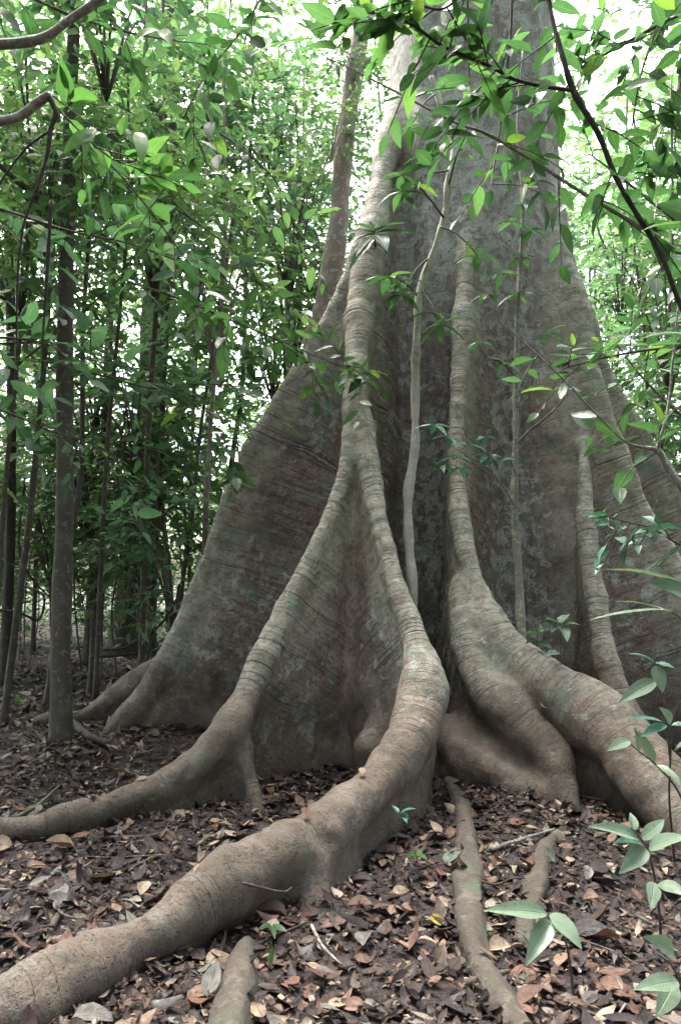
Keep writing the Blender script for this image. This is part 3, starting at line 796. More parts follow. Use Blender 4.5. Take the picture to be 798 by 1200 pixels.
# ------------------------------------------------------------------ crowns
def crown_mesh(seed, n, rx, rz, ll, K=8, tw=.55, ratio=.46, flat=.8, clumps=16):
    rg = np.random.default_rng(seed)
    cc = rg.normal(0, 1, (clumps, 3)); cc = nrm(cc) * rg.uniform(.25, 1, (clumps, 1)) ** .6
    c = cc[rg.integers(0, clumps, n)] + rg.normal(0, .24, (n, 3))
    O = c * (rx, rx, rz)
    D = nrm(c + rg.normal(0, .55, (n, 3))); D[:, 2] *= .45; D[:, 2] -= .05
    fr, tp = sprays(rg, O, D, rg.uniform(.6, 1.3, n) * tw, K, ll, flat, .25, ratio)
    bag = Bag().add(*leaves(**fr, lod=0)).add(*twigs(tp, .006, .002), m=1)
    # limbs inside the crown
    for p in cc[:10]:
        P = spline([(0, 0, -rz * .9), p * (rx, rx, rz) * .45 + (0, 0, -.2 * rz), p * (rx, rx, rz)], 4)
        bag.add(*tube(P, np.linspace(.022, .006, len(P)), 5, .1, seed), m=1)
    return bag.mesh('crown')


CROWNS = [crown_mesh(20 + k, 165, 1.25, 2.1, (.22, .19, .25, .17)[k % 4], 7, .62) for k in range(4)]
SMALL = [crown_mesh(40 + k, 70, .6, .9, .16, 6, .45, clumps=7) for k in range(3)]
LMATS = [M_LEAF, M_LEAF2, M_LEAF3]


def add_crown(root, me, loc, sc, rz, lm, bm, bend=1.0):
    key = (me.name, lm.name, bm.name)
    if key not in CM:
        m2 = me.copy(); m2.name = 'crown'
        m2.materials.append(lm); m2.materials.append(bm); CM[key] = m2
    o = bpy.data.objects.new('crown', CM[key]); COL.objects.link(o)
    o.parent = root; o.location = Vector(loc) - Vector(root.location); o.scale = (sc, sc, sc * bend); o.rotation_euler = (0, 0, rz)
    return o


CM = {}


def tree(name, pts, label, cat, mat, group=None, crowns=(), sides=9, rough=.05, flare=1.6, limbs=0, seed=0):
    """pts: rows of x, y, z, radius from the ground up; crowns: (mesh, loc, scale, leaf material)"""
    pts = np.array(pts, float)
    pts[0, 2] = gz(pts[0, 0], pts[0, 1]) - .04
    C = spline(pts, 7)
    s = np.linalg.norm(C[:, :3] - C[0, :3], axis=1)
    C[:, 3] *= 1 + (flare - 1) * np.exp(-s / max(pts[0, 3] * 2.2, .05))
    root = empty(name, (pts[0, 0], pts[0, 1], gz(pts[0, 0], pts[0, 1])), label, cat, group)
    bag = Bag().add(*tube(C[:, :3], C[:, 3], sides, rough, seed))
    rg = np.random.default_rng(seed + 100)
    for k in range(limbs):
        i = rg.integers(int(len(C) * .45), len(C) - 1)
        a = rg.uniform(0, 6.28); L = rg.uniform(.6, 1.5)
        p = C[i, :3]; e = p + np.array((math.cos(a) * L, math.sin(a) * L, L * rg.uniform(.2, .9)))
        P = spline([p, (p + e) / 2 + rg.normal(0, .08, 3), e], 5)
        bag.add(*tube(P, np.linspace(C[i, 3] * .5, .006, len(P)), 6, .06, k))
    link('trunk', bag.mesh('trunk'), root, [mat])
    for k, (me, loc, sc, lm) in enumerate(crowns):
        add_crown(root, me, loc, sc, rg.uniform(0, 6.28), lm, mat)
    return root


def col(px_y, r0, r1, Yt=None):
    """rows of x, y, z, r from pixel/depth rows, the first one on the ground"""
    rows = []
    for k, (px, py, Y) in enumerate(px_y):
        p = at(px, py, Y); rows.append((*p, r0 + (r1 - r0) * k / max(1, len(px_y) - 1)))
    return rows


P3 = lambda px, py, Y: tuple(at(px, py, Y))
# the nearer stems one by one
tree('slim_tree', col([(73, 872, 6.6), (72, 760, 6.6), (76, 600, 6.65), (76, 450, 6.75), (79, 300, 6.9), (82, 150, 7.1), (90, -40, 7.4), (95, -250, 7.8)], .09, .055),
     'slim mottled grey-brown tree standing alone in front of the saplings at the left', 'tree', M_BARK, None,
     [(CROWNS[0], P3(60, 130, 7.0), .8, M_LEAF), (CROWNS[2], P3(130, -60, 7.4), .9, M_LEAF2)], 14, .05, 1.5, 3, 3)
tree('dark_tree', col([(150, 768, 13.2), (163, 640, 13.2), (175, 500, 13.3), (186, 330, 13.5), (196, 100, 14), (205, -150, 14.5)], .30, .2),
     'dark fluted tree trunk leaning right in the shade behind the saplings', 'tree', M_BARK_DARK, None,
     [(CROWNS[1], P3(190, 160, 13.6), 1.5, M_LEAF), (CROWNS[3], P3(260, 30, 14), 1.6, M_LEAF3)], 16, .10, 1.7, 3, 5)
tree('pale_tree', col([(360, 840, 8.9), (362, 600, 8.9), (366, 430, 8.9), (384, 345, 8.9), (396, 270, 8.95), (403, 170, 9.1), (416, 80, 9.3), (432, -20, 9.6), (450, -200, 10.2)], .145, .105),
     'pale crooked trunk rising close behind the left shoulder of the giant tree', 'tree', M_BARK_PALE, None,
     [(CROWNS[2], P3(420, -190, 10.4), 1.1, M_LEAF3), (SMALL[1], P3(388, 150, 8.8), .55, M_LEAF3), (SMALL[0], P3(415, 60, 9.1), .5, M_LEAF)], 12, .07, 1.4, 1, 6)

# saplings with stems bare below
SAP = 'thin bare sapling stems crowding the shaded understory'
named = [
    ([(4, 850, 7.4), (18, 740, 7.4), (36, 600, 7.5), (48, 470, 7.7), (62, 300, 8), (70, 120, 8.3)], .040, 'thin curved sapling at the far left edge leaning right'),
    ([(6, 785, 9.8), (12, 650, 9.8), (14, 480, 9.8), (10, 300, 10), (8, 100, 10.3)], .075, 'straight dark sapling behind the curved one at the left edge'),
    ([(104, 772, 11.5), (112, 660, 11.5), (122, 560, 11.5), (128, 400, 11.7), (140, 180, 12)], .10, 'brownish double-bent sapling just right of the slim grey tree'),
    ([(56, 812, 8.4), (66, 740, 8.4), (82, 640, 8.5), (96, 540, 8.7), (98, 380, 9), (110, 200, 9.4)], .045, 'slanting greenish sapling passing behind the slim grey tree'),
    ([(180, 765, 11), (182, 640, 11), (190, 500, 11), (196, 330, 11.2), (205, 120, 11.5)], .055, 'upright sapling in front of the dark fluted tree'),
    ([(207, 790, 9.6), (210, 720, 9.6), (226, 600, 9.7), (236, 500, 9.8), (262, 330, 10), (290, 150, 10.3)], .032, 'slender sapling leaning right before the left buttress'),
    ([(105, 808, 8.9), (108, 775, 8.9), (109, 715, 8.95)], .04, 'short broken stump stem between the saplings'),
    ([(258, 690, 12), (270, 560, 12), (285, 440, 12), (290, 250, 12.3), (300, 60, 12.6)], .05, 'grey sapling rising behind the top of the left buttress'),
]
for k, (pp, r, lab) in enumerate(named):
    me, mm = CROWNS[k % 4], LMATS[(k * 2) % 3]
    top = pp[-1]
    cr = [] if 'stump' in lab else [(me, P3(top[0] + (-30, 20, 50)[k % 3], top[1] + 60 * (k % 2), top[2] + .5), .75 + .12 * (k % 3), mm)]
    tree('sapling', col(pp, r, r * .55), lab, 'sapling', (M_BARK, M_BARK_DARK, M_TWIG)[k % 3], SAP, cr, 8, .07, 1.4, 0 if not cr else 2, 30 + k)
rg = np.random.default_rng(5)
for k in range(34):
    px = rg.uniform(-60, 262); Y = rg.uniform(8.5, 17)
    b = on_ground(px, 600 + F_PX * math.tan(math.atan(1.5 / Y) + PITCH))
    h = rg.uniform(1.8, 5.0); r = rg.uniform(.009, .022); ln = rg.normal(0, .25, 2)
    pts = [(b[0], b[1], 0, r), (b[0] + ln[0] * .2 + rg.normal(0, .06), b[1], h * .3, r * .9), (b[0] + ln[0] * .7, b[1] + ln[1] * .5, h * .65, r * .75), (b[0] + ln[0] * 1.6, b[1] + ln[1], h, r * .5)]
    tree('sapling', pts, 'thin dark stem among the many saplings in the shade left of the giant tree', 'sapling', (M_TWIG, M_BARK, M_BARK_PALE)[k % 3], SAP,
         [(SMALL[k % 3], (pts[-1][0], pts[-1][1], h - .3), rg.uniform(.9, 1.5), LMATS[k % 3])], 6, .08, 1.3, 0, 60 + k)
for k, pp in enumerate([[(120, 762, 10), (150, 758, 10), (185, 735, 10), (208, 700, 10), (218, 640, 10.1), (214, 560, 10.3)], [(112, 770, 9.5), (140, 768, 9.6), (180, 762, 9.8), (222, 742, 10.2)],
                       [(-20, 712, 9), (22, 718, 9), (46, 726, 9.1), (52, 700, 9.2), (38, 690, 9.3), (20, 685, 9.5)], [(150, 470, 9), (138, 560, 9), (160, 620, 9), (190, 660, 9.2), (196, 730, 9.4)],
                       [(30, 560, 10), (24, 650, 10), (60, 700, 10), (80, 690, 10)]]):
    C = spline([P3(*p) for p in pp], 8)
    o = link('liana', Bag().add(*tube(C, .016 if k < 3 else .012, 7, .1, k)).mesh('liana'), None, [M_VINE])
    tag(o, ['dark liana looping up from the ground before the dark fluted tree', 'liana lying almost level between the saplings and the left buttress', 'coiled liana loop hanging at the left edge',
            'wiry liana hanging in a bend before the dark fluted tree', 'thin liana sagging behind the slim grey tree'][k], 'liana', 'dark lianas in the left understory')

# understory trees behind and around: whole trees whose crowns close the view
UT = [  # px, Y, height, crown z, scale, kind, where
    (-90, 8.2, 8.5, 4.6, 1.1, 0), (40, 13.5, 9, 6.6, 1.0, 2), (165, 12.5, 8.5, 4.4, 1.0, 2),
    (175, 9.2, 9.5, 6.8, .95, 2), (222, 13.5, 10, 7.6, 1.0, 2), (250, 9.6, 8.5, 5.7, .9, 2), 
    (320, 11, 8, 5.4, .75, 2), (345, 12, 9.5, 6.4, .8, 0), (-150, 11, 12, 7.6, 1.5, 2), (130, 8.4, 8, 6.6, .7, 0), (10, 7.2, 7.0, 5.0, .6, 2),
    (445, 12.5, 12, 9.0, .8, 2), (345, 13.5, 11, 9.2, .9, 0), (755, 9.6, 6, 3.1, .75, 0), (840, 8.8, 6, 3.4, .9, 1), (770, 12.5, 7, 3.9, .95, 2), (910, 11, 10, 6.5, 1.3, 0), (850, 13, 11, 8.0, 1.2, 2), (760, 15, 12, 9.6, 1.1, 2), (700, 16, 11, 8.2, 1.0, 2), (800, 12, 9, 6.2, .8, 0), (790, 9.4, 8, 5.0, .7, 0), (735, 11, 9, 6.4, .65, 1), (850, 10, 9, 6.8, .8, 0), (720, 13, 6.5, 3.8, .7, 1),
]
for k, (px, Y, h, zc, sc, kind) in enumerate(UT):
    x = (px - CX) / F_PX * Y
    side = 'to the left of' if px < 399 else 'to the right of'
    lab = ['broad-leaved understory tree with mid green crown, one of those %s the giant', 'understory tree with dark bluish green crown, one of those %s the giant', 'understory tree with bright yellowish green crown, one of those %s the giant'][kind] % side
    ln = rg.normal(0, .3, 2)
    pts = [(x + ln[0], Y + ln[1], 0, .042 * sc), (x + ln[0] * .6, Y + ln[1] * .4, h * .35, .037 * sc), (x + .1, Y, h * .7, .028 * sc), (x - ln[0] * .5, Y, h, .015)]
    cr = [(CROWNS[k % 4], (x, Y, zc), sc, LMATS[kind])]
    tree('understory_tree', pts, lab, 'tree', (M_BARK, M_TWIG, M_BARK_PALE)[k % 3], 'understory trees around the giant tree', cr, 8, .06, 1.5, 2, 200 + k)


def far_forest_and_blocker():
    rg = np.random.default_rng(3)
    N = 43000
    az = np.where(np.arange(N) < 10500, rg.uniform(-45, 45, N), rg.uniform(45, 315, N)); az = np.where(az > 180, az - 360, az); rad = rg.uniform(19, 31, N)
    behind = np.abs(az) > 45  # unseen foliage added behind the camera to block low sky light
    rad = np.where(behind, rg.uniform(7, 14, N), rad)
    z = rg.uniform(.2, 1, N) ** 1.1 * np.where(behind, 22, 19)
    el = np.degrees(np.arctan2(z - EYE, rad))
    # clumped, with openings to the sky
    cl = np.sin(az * .9 + .35 * z) * np.sin(z * 1.1 + az * .21 + 1) + .6 * np.sin(az * 2.3 - z * .8)
    keep = rg.random(N) < np.clip(.75 + .5 * cl - np.clip((el - 16) / 30, 0, .28) * (~behind), .05, 1)
    gap = lambda a, e, ra, re: np.exp(-((az - a) / ra) ** 2 - ((el - e) / re) ** 2)
    g = gap(20, 24, 3, 5) * .9 + gap(24, 19, 2, 3) * .8 + gap(-2.2, 24, 1.2, 3) * .9 + gap(-10, 36, 3, 3.5) + gap(-23, 22, 2, 4) + gap(26, 31, 2.5, 3) * .8
    keep &= rg.random(N) > g
    az, rad, z = az[keep], rad[keep], z[keep]
    a = np.radians(az)
    O = np.stack([np.sin(a) * rad, np.cos(a) * rad, z + gz(np.sin(a) * rad, np.cos(a) * rad)], -1)
    b = rg.uniform(0, 6.28, len(O))
    D = np.stack([np.cos(b), np.sin(b), rg.normal(-.1, .3, len(O))], -1)
    fr, tp = sprays(rg, O, D, rg.uniform(.8, 1.6, len(O)), 8, .27, .7, .3, .45)
    bag = Bag().add(*leaves(**fr, lod=0)).add(*twigs(tp, .012, .004), m=1)
    for k in range(70):   # the stems that carry it
        t = rg.uniform(-180, 180); r = rg.uniform(16, 27) if abs(t) < 45 else rg.uniform(9, 15); t = math.radians(t)
        x, y = math.sin(t) * r, math.cos(t) * r
        P = spline([(x, y, -.2), (x + rg.normal(0, .3), y, 6), (x + rg.normal(0, .6), y, 15)], 5)
        bag.add(*tube(P, np.linspace(rg.uniform(.08, .22), .05, len(P)), 7, .05, k), m=1)
    o = link('far_forest_and_blocker', bag.mesh('far_forest_and_blocker'), None, [M_LEAF3, M_BARK])
    tag(o, 'distant rainforest closing the view behind the nearer trees, plus unseen leaves added behind the camera to block light', 'forest', None, 'stuff')
    # low growth on the floor further back
    N = 15000
    y = rg.uniform(9.5, 25, N); x = rg.uniform(-.62, .62, N) * y; z = rg.uniform(.08, 1, N) ** 1.5 * 3.8
    cl = np.sin(x * 1.7 + y) * np.sin(y * 1.3 - x * .6)
    k = (rg.random(N) < .55 + .45 * cl) & ((z > 1.0 + .12 * (14 - y)) | (y > 13.5)); x, y, z = x[k], y[k], z[k]
    O = np.stack([x, y, gz(x, y) + z], -1); b = rg.uniform(0, 6.28, len(O))
    D = np.stack([np.cos(b), np.sin(b), rg.normal(.1, .3, len(O))], -1)
    fr, tp = sprays(rg, O, D, rg.uniform(.4, .8, len(O)), 7, .145, .9, .3, .46)
    o = link('undergrowth', Bag().add(*leaves(**fr, lod=0)).add(*twigs(tp, .006, .002), m=1).mesh('undergrowth'), None, [M_UNDER, M_TWIG])
    tag(o, 'light green low growth filling the back of the understory', 'undergrowth', None, 'stuff')


far_forest_and_blocker()


# ------------------------------------------------------------------ plants in front of and on the giant tree
def hand_leaf(b, t, width, tilt=(0, -.35, 1.), droop=.12, twist=0.0, curl=1.0):
    """one blade from point b to point t"""
    b, t = np.asarray(b, float), np.asarray(t, float)
    L = np.linalg.norm(t - b); d = (t - b) / L
    n = nrm(np.array(tilt, float)); n = nrm(n - d * (n @ d))
    # the chord runs from b to t, the blade bows upward between
    d2 = nrm(d + n * droop)
    return leaves(b[None], d2[None], n[None], L, width, droop, 2, twist, curl)


def plant(name, label, cat, base, stems, lv, mat, smat=None, group=None, alt=None):
    """stems: lists of (px,py,Y,r); lv: (base px,py,Y, tip px,py,Y, width, tilt)"""
    root = empty(name, base, label, cat, group)
    bag = Bag()
    for k, s in enumerate(stems):
        C = spline([(*at(p, q, Y), r) for p, q, Y, r in s], 6)
        bag.add(*tube(C[:, :3], C[:, 3], 7, .08, k))
    link('stem', bag.mesh('stem'), root, [smat or M_TWIG_GREEN])
    for k, l in enumerate(lv):
        b, t = at(*l[0:3]), at(*l[3:6])
        V, Q, U = hand_leaf(b, t, l[6], l[7] if len(l) > 7 else (random.uniform(-.3, .3), -.35, 1), random.uniform(.12, .34), random.uniform(-.6, .6), random.uniform(.8, 1.9))
        bg = Bag().add(V, Q, U)
        m = (alt if alt and k in alt[1] else None)
        o = link('leaf', bg.mesh('leaf'), root, [alt[0] if m else mat])
    return root


gp = lambda px, py: on_ground(px, py)
SG = 'broad-leaved seedlings on the forest floor'
plant('seedling', 'tall seedling at the right edge with long arching silvery leaves', 'plant', (1.42, 2.75, gz(1.42, 2.75)),
      [[(846, 1190, 2.75, .007), (838, 900, 2.7, .006), (822, 760, 2.65, .005), (800, 728, 2.62, .004), (786, 716, 2.6, .003)], [(822, 760, 2.65, .004), (815, 705, 2.6, .003), (800, 684, 2.6, .003)]],
      [(801, 686, 2.6, 703, 668, 2.5, .045, (.1, -.2, 1)), (822, 702, 2.6, 758, 682, 2.55, .085, (-.4, -.75, .6)), (786, 715, 2.6, 690, 727, 2.5, .034, (.05, -.12, 1)),
       (784, 717, 2.6, 722, 705, 2.72, .030, (.05, -.1, 1)), (815, 705, 2.6, 868, 690, 2.55, .06), (800, 728, 2.6, 860, 742, 2.55, .06)], M_PALE)
plant('seedling', 'leggy seedling with teal upper leaves and worn pale lower leaves before the dark right hollow', 'plant', on_ground(790, 1010),
      [[(790, 1010, 3.95, .006), (784, 940, 3.6, .005), (785, 895, 3.4, .0045), (787, 850, 3.25, .004), (795, 826, 3.2, .003), (803, 820, 3.2, .002)],
       [(785, 895, 3.4, .004), (780, 845, 3.25, .003), (776, 805, 3.2, .003), (766, 777, 3.15, .002)]],
      [(766, 777, 3.15, 736, 767, 3.1, .035, (0, -.5, 1)), (767, 777, 3.15, 790, 783, 3.1, .028, (0, -.3, 1)), (768, 780, 3.15, 776, 812, 3.1, .06, (-.2, -1, .3)),
       (768, 798, 3.17, 725, 824, 3.1, .065, (-.3, -.9, .6)), (786, 846, 3.22, 772, 829, 3.15, .05, (-.2, -1, .4)), (778, 847, 3.22, 735, 842, 3.12, .032, (0, -.3, 1)),
       (780, 850, 3.22, 750, 864, 3.12, .045, (0, -.6, 1)), (786, 850, 3.22, 812, 854, 3.15, .045, (0, -.6, 1)), (790, 880, 3.3, 822, 868, 3.2, .05), (786, 892, 3.35, 812, 902, 3.2, .05)],
      M_PALE, M_TWIG, SG, (M_TEAL, (0, 1, 5, 6, 7)))
plant('seedling', 'slanting seedling whose pale drooping leaves hang before the thick right root', 'plant', on_ground(830, 1040),
      [[(830, 1040, 3.75, .006), (800, 940, 3.4, .005), (772, 900, 3.3, .004), (745, 878, 3.2, .003), (736, 868, 3.2, .002)]],
      [(737, 868, 3.2, 711, 880, 3.1, .05, (-.3, -.8, .6)), (748, 880, 3.2, 742, 852, 3.2, .04, (.3, -1, .4)), (768, 897, 3.28, 800, 925, 3.15, .05, (.3, -.8, .7)), (766, 893, 3.28, 748, 856, 3.3, .045, (-.3, -1, .5))], M_PALE, M_TWIG, SG)
plant('seedling', 'low seedling with a fan of pale grey-green leaves at the lower right', 'plant', on_ground(775, 1110),
      [[(775, 1112, 3.0, .006), (770, 1050, 2.8, .005), (760, 1000, 2.6, .004), (752, 985, 2.55, .003), (742, 972, 2.55, .002)], [(770, 1050, 2.8, .004), (768, 1034, 2.6, .003)]],
      [(748, 984, 2.55, 690, 969, 2.5, .055, (0, -.7, 1)), (742, 973, 2.55, 738, 953, 2.6, .035, (.1, -1, .3)), (757, 995, 2.55, 725, 1024, 2.45, .06, (-.3, -.9, .6)),
       (760, 994, 2.55, 808, 982, 2.45, .062, (.1, -.8, .8)), (766, 1034, 2.6, 762, 1066, 2.5, .05, (-.2, -1, .5)), (770, 1036, 2.6, 806, 1050, 2.5, .05, (.2, -.8, .7)),
       (750, 984, 2.56, 778, 960, 2.65, .045, (.2, -.8, .6)), (752, 990, 2.56, 718, 988, 2.5, .04, (0, -.4, 1))], M_PALE, M_TWIG, SG, (M_TEAL, (7,)))
plant('seedling', 'three-leaved seedling with broad pale leaves in the lower middle', 'plant', on_ground(672, 1165),
      [[(672, 1165, 2.75, .005), (664, 1110, 2.55, .004), (652, 1076, 2.4, .003), (641, 1070, 2.38, .0025)]],
      [(641, 1071, 2.38, 568, 1067, 2.33, .058, (.1, -.7, 1)), (646, 1080, 2.38, 616, 1131, 2.28, .06, (-.4, -.85, .5)), (644, 1071, 2.38, 681, 1112, 2.3, .066, (.5, -.8, .6))], M_PALE, M_TWIG, SG)
plant('seedling', 'ragged pale seedling leaves rising at the bottom right corner', 'plant', on_ground(800, 1190),
      [[(800, 1190, 2.7, .005), (795, 1150, 2.5, .004), (785, 1130, 2.3, .003), (770, 1118, 2.25, .002)]],
      [(790, 1118, 2.25, 755, 1098, 2.2, .05, (.1, -.8, .8)), (794, 1150, 2.25, 742, 1160, 2.15, .055, (0, -.7, .8)), (790, 1152, 2.28, 768, 1192, 2.2, .06, (-.3, -1, .5)), (796, 1140, 2.3, 840, 1120, 2.2, .06)], M_PALE, M_TWIG, SG)
plant('seedling', 'tiny seedling with paired bright teal leaves beside the knee of the big root', 'plant', on_ground(462, 1015),
      [[(462, 1015, 3.9, .003), (464, 985, 3.85, .0025), (468, 955, 3.8, .002)]],
      [(468, 955, 3.8, 487, 948, 3.75, .04), (468, 956, 3.8, 477, 965, 3.7, .04), (467, 953, 3.8, 459, 944, 3.85, .025), (469, 953, 3.8, 480, 960, 3.78, .03)], M_TEAL, None, SG)
plant('seedling', 'small bushy dark green seedling tucked against the long left root', 'plant', on_ground(166, 950),
      [[(166, 950, 4.75, .004), (166, 940, 4.72, .003), (165, 930, 4.7, .002)]],
      [(165, 932, 4.7, 150, 934, 4.65, .045), (165, 931, 4.7, 182, 938, 4.6, .045), (166, 932, 4.7, 172, 946, 4.6, .04), (165, 931, 4.7, 156, 946, 4.6, .04), (166, 930, 4.7, 176, 927, 4.75, .035), (165, 932, 4.7, 164, 950, 4.6, .035)], M_NEAR, None, SG)
plant('seedling', 'low bright green sprout between the lower roots', 'plant', on_ground(318, 1096),
      [[(318, 1096, 3.2, .003), (318, 1085, 3.15, .002)]],
      [(318, 1085, 3.15, 303, 1090, 3.1, .035), (318, 1085, 3.15, 336, 1092, 3.1, .035), (318, 1085, 3.15, 322, 1100, 3.05, .03), (316, 1130, 2.95, 320, 1108, 2.95, .02, (0, -1, .3))], M_NEAR, None, SG)
plant('seedling', 'small green sprout on the litter behind the winding root', 'plant', on_ground(488, 1010),
      [[(488, 1010, 3.85, .003), (489, 1003, 3.8, .002)]], [(489, 1004, 3.8, 477, 1001, 3.75, .04), (489, 1004, 3.8, 500, 1008, 3.7, .04), (489, 1004, 3.8, 493, 996, 3.85, .03)], M_LIME, None, SG)
plant('seedling', 'little sprout in the litter at the left among the saplings', 'plant', on_ground(20, 838),
      [[(20, 838, 7.7, .004), (22, 826, 7.65, .003)]], [(22, 826, 7.65, 12, 820, 7.6, .06), (22, 826, 7.65, 34, 822, 7.6, .06), (22, 826, 7.65, 20, 814, 7.7, .05)], M_LIME, None, SG)
# on the tree itself
plant('rosette_plant', 'whorl of oval grey-green leaves growing in the crook of the central root', 'plant', at(658, 795, 5.35),
      [[(658, 795, 5.35, .006), (657, 765, 5.3, .005), (656, 732, 5.25, .004)]],
      [(656, 732, 5.25, 638, 725, 5.2, .085), (656, 731, 5.25, 668, 720, 5.3, .085), (656, 732, 5.25, 680, 733, 5.2, .08), (656, 733, 5.25, 664, 752, 5.1, .095, (.1, -.9, .5)), (655, 733, 5.25, 646, 741, 5.15, .07), (657, 766, 5.28, 638, 769, 5.2, .06)], M_PALE)
plant('sprout', 'bright green leafy sprout left of the whorled plant in the crook of the central root', 'plant', at(622, 790, 5.5),
      [[(624, 790, 5.5, .005), (628, 762, 5.45, .004), (630, 742, 5.4, .003)], [(624, 790, 5.5, .004), (615, 778, 5.45, .003)]],
      [(630, 744, 5.4, 615, 743, 5.35, .06), (630, 743, 5.4, 648, 738, 5.35, .06), (629, 750, 5.4, 616, 755, 5.3, .055), (630, 752, 5.4, 646, 760, 5.3, .06), (628, 762, 5.42, 642, 772, 5.35, .06), (628, 762, 5.42, 613, 768, 5.35, .05), (615, 778, 5.45, 596, 765, 5.4, .07, (-.2, -.8, .5)), (630, 743, 5.4, 633, 731, 5.45, .05)],
      M_NEAR, None, None, (M_PALE, (6,)))
plant('epiphyte', 'leafy plant perched on the left ridge high on the trunk', 'plant', at(438, 292, 6.72),
      [[(440, 290, 6.74, .012), (438, 276, 6.55, .010), (440, 268, 6.5, .006)]],
      [(438, 272, 6.52, 412, 262, 6.4, .10), (438, 272, 6.52, 402, 276, 6.4, .09), (440, 270, 6.52, 430, 256, 6.6, .09), (440, 270, 6.52, 456, 252, 6.5, .09), (441, 271, 6.52, 478, 262, 6.4, .09), (441, 273, 6.52, 485, 275, 6.4, .09),
       (439, 276, 6.5, 418, 300, 6.35, .13, (-.4, -.9, .5)), (441, 276, 6.5, 453, 294, 6.35, .15, (.2, -1, .4)), (439, 275, 6.5, 408, 288, 6.4, .10), (438, 280, 6.5, 410, 315, 6.4, .10, (-.3, -1, .4))], M_NEAR, M_TWIG, None, (M_PALE, (6, 7)))

# thin saplings against the trunk
w_t = tree('white_sapling', [(*on_ground(486, 880)[:2], 0, .05)] + col([(484, 720, 5.95), (479, 640, 5.95), (478, 585, 6.0), (486, 525, 6.05), (486, 450, 6.1), (489, 385, 6.1), (492, 340, 6.1), (506, 300, 6.1), (520, 255, 6.15), (526, 210, 6.15), (531, 170, 6.2), (515, 120, 6.2), (505, 90, 6.2)], .040, .022),
           'slender white-barked sapling standing in the cleft between the two front ridges', 'sapling', M_BARK_WHITE, None, (), 12, .15, 1.1, 0, 77)
k_t = tree('thin_sapling', [(*at(612, 800, 5.62)[:2], 0, .036)] + col([(612, 770, 5.6), (608, 690, 5.7), (603, 600, 5.8), (604, 500, 5.9), (605, 420, 5.95), (608, 330, 6.0), (612, 240, 6.1), (606, 150, 6.2), (612, 60, 6.3)], .036, .007),
           'thin greenish sapling rising straight from the crook of the central root', 'sapling', M_MOSSY, None, (), 9, .10, 1.0, 0, 78)
bg_ = Bag()
for pts in ([(605, 520, 5.88, .012), (622, 503, 5.8, .010), (642, 487, 5.7, .008), (675, 452, 5.6, .004)], [(606, 478, 5.9, .010), (612, 462, 5.85, .008), (628, 451, 5.8, .006), (652, 449, 5.75, .003)],
            [(604, 442, 5.92, .011), (588, 424, 5.85, .009), (570, 418, 5.8, .006), (558, 400, 5.75, .004)], [(603, 594, 5.8, .007), (588, 568, 5.7, .006), (570, 548, 5.6, .005), (545, 533, 5.5, .004), (520, 516, 5.4, .003)],
            [(622, 503, 5.8, .007), (650, 490, 5.75, .005), (686, 484, 5.7, .003)], [(606, 560, 5.84, .006), (598, 540, 5.7, .005), (590, 520, 5.6, .003)]):
    C = spline([(*at(p, q, Y), r) for p, q, Y, r in pts], 6); bg_.add(*tube(C[:, :3], C[:, 3], 6, .08, 1))
link('branch', bg_.mesh('branch'), k_t, [M_BRANCH])


def whorl(c, n, L, rg, up=.3):
    a = np.linspace(0, 6.28, n, endpoint=False) + rg.uniform(0, 1)
    d = np.stack([np.cos(a), np.sin(a) * .9, rg.normal(-.15, .2, n)], -1)
    return dict(pos=np.repeat(np.asarray(c)[None], n, 0) + d * .01, d=d, n=np.array((0, -up, 1.)) + rg.normal(0, .2, (n, 3)), ln=L * rg.uniform(.7, 1.15, n), wd=L * .36 * rg.uniform(.8, 1.2, n), droop=rg.uniform(.1, .35, n), lod=1)


rg = np.random.default_rng(12)
fb, fb2 = Bag(), Bag()
for p in [(508, 498, 5.4), (524, 512, 5.4), (548, 520, 5.5), (520, 545, 5.5), (540, 548, 5.5), (572, 535, 5.6), (568, 512, 5.6), (586, 540, 5.6), (533, 535, 5.5)]:
    fb.add(*leaves(**whorl(at(*p), 5, .14, rg)))
link('foliage', fb.mesh('foliage'), k_t, [M_TEAL])
for p in [(560, 400, 5.75), (590, 425, 5.85), (612, 300, 6), (606, 345, 6), (600, 260, 6), (622, 270, 6), (585, 320, 5.9), (570, 345, 5.9), (640, 390, 5.8), (615, 240, 6.1), (660, 455, 5.7)]:
    fb2.add(*leaves(**whorl(at(*p), 5, .16, rg)))
link('foliage', fb2.mesh('foliage'), k_t, [M_NEAR])
fb3 = Bag(); sb3 = Bag()
for p, q in [((520, 255), (470, 205)), ((526, 215), (545, 160)), ((531, 170), (500, 180)), ((506, 300), (470, 345)), ((492, 340), (515, 380)), ((515, 265), (560, 300)), ((492, 350), (455, 325)), ((510, 110), (480, 150)), ((525, 200), (470, 225))]:
    a, b = at(*p, 6.12), at(*q, 5.85)
    C = spline([a, (a + b) / 2 + (0, 0, .05), b], 5); sb3.add(*tube(C, np.linspace(.010, .004, len(C)), 6, .05, 1))
    fb3.add(*leaves(**whorl(b, 6, .22, rg))); fb3.add(*leaves(**whorl((a + 2 * b) / 3, 3, .2, rg)))
link('branch', sb3.mesh('branch'), w_t, [M_TWIG]); link('foliage', fb3.mesh('foliage'), w_t, [M_NEAR])


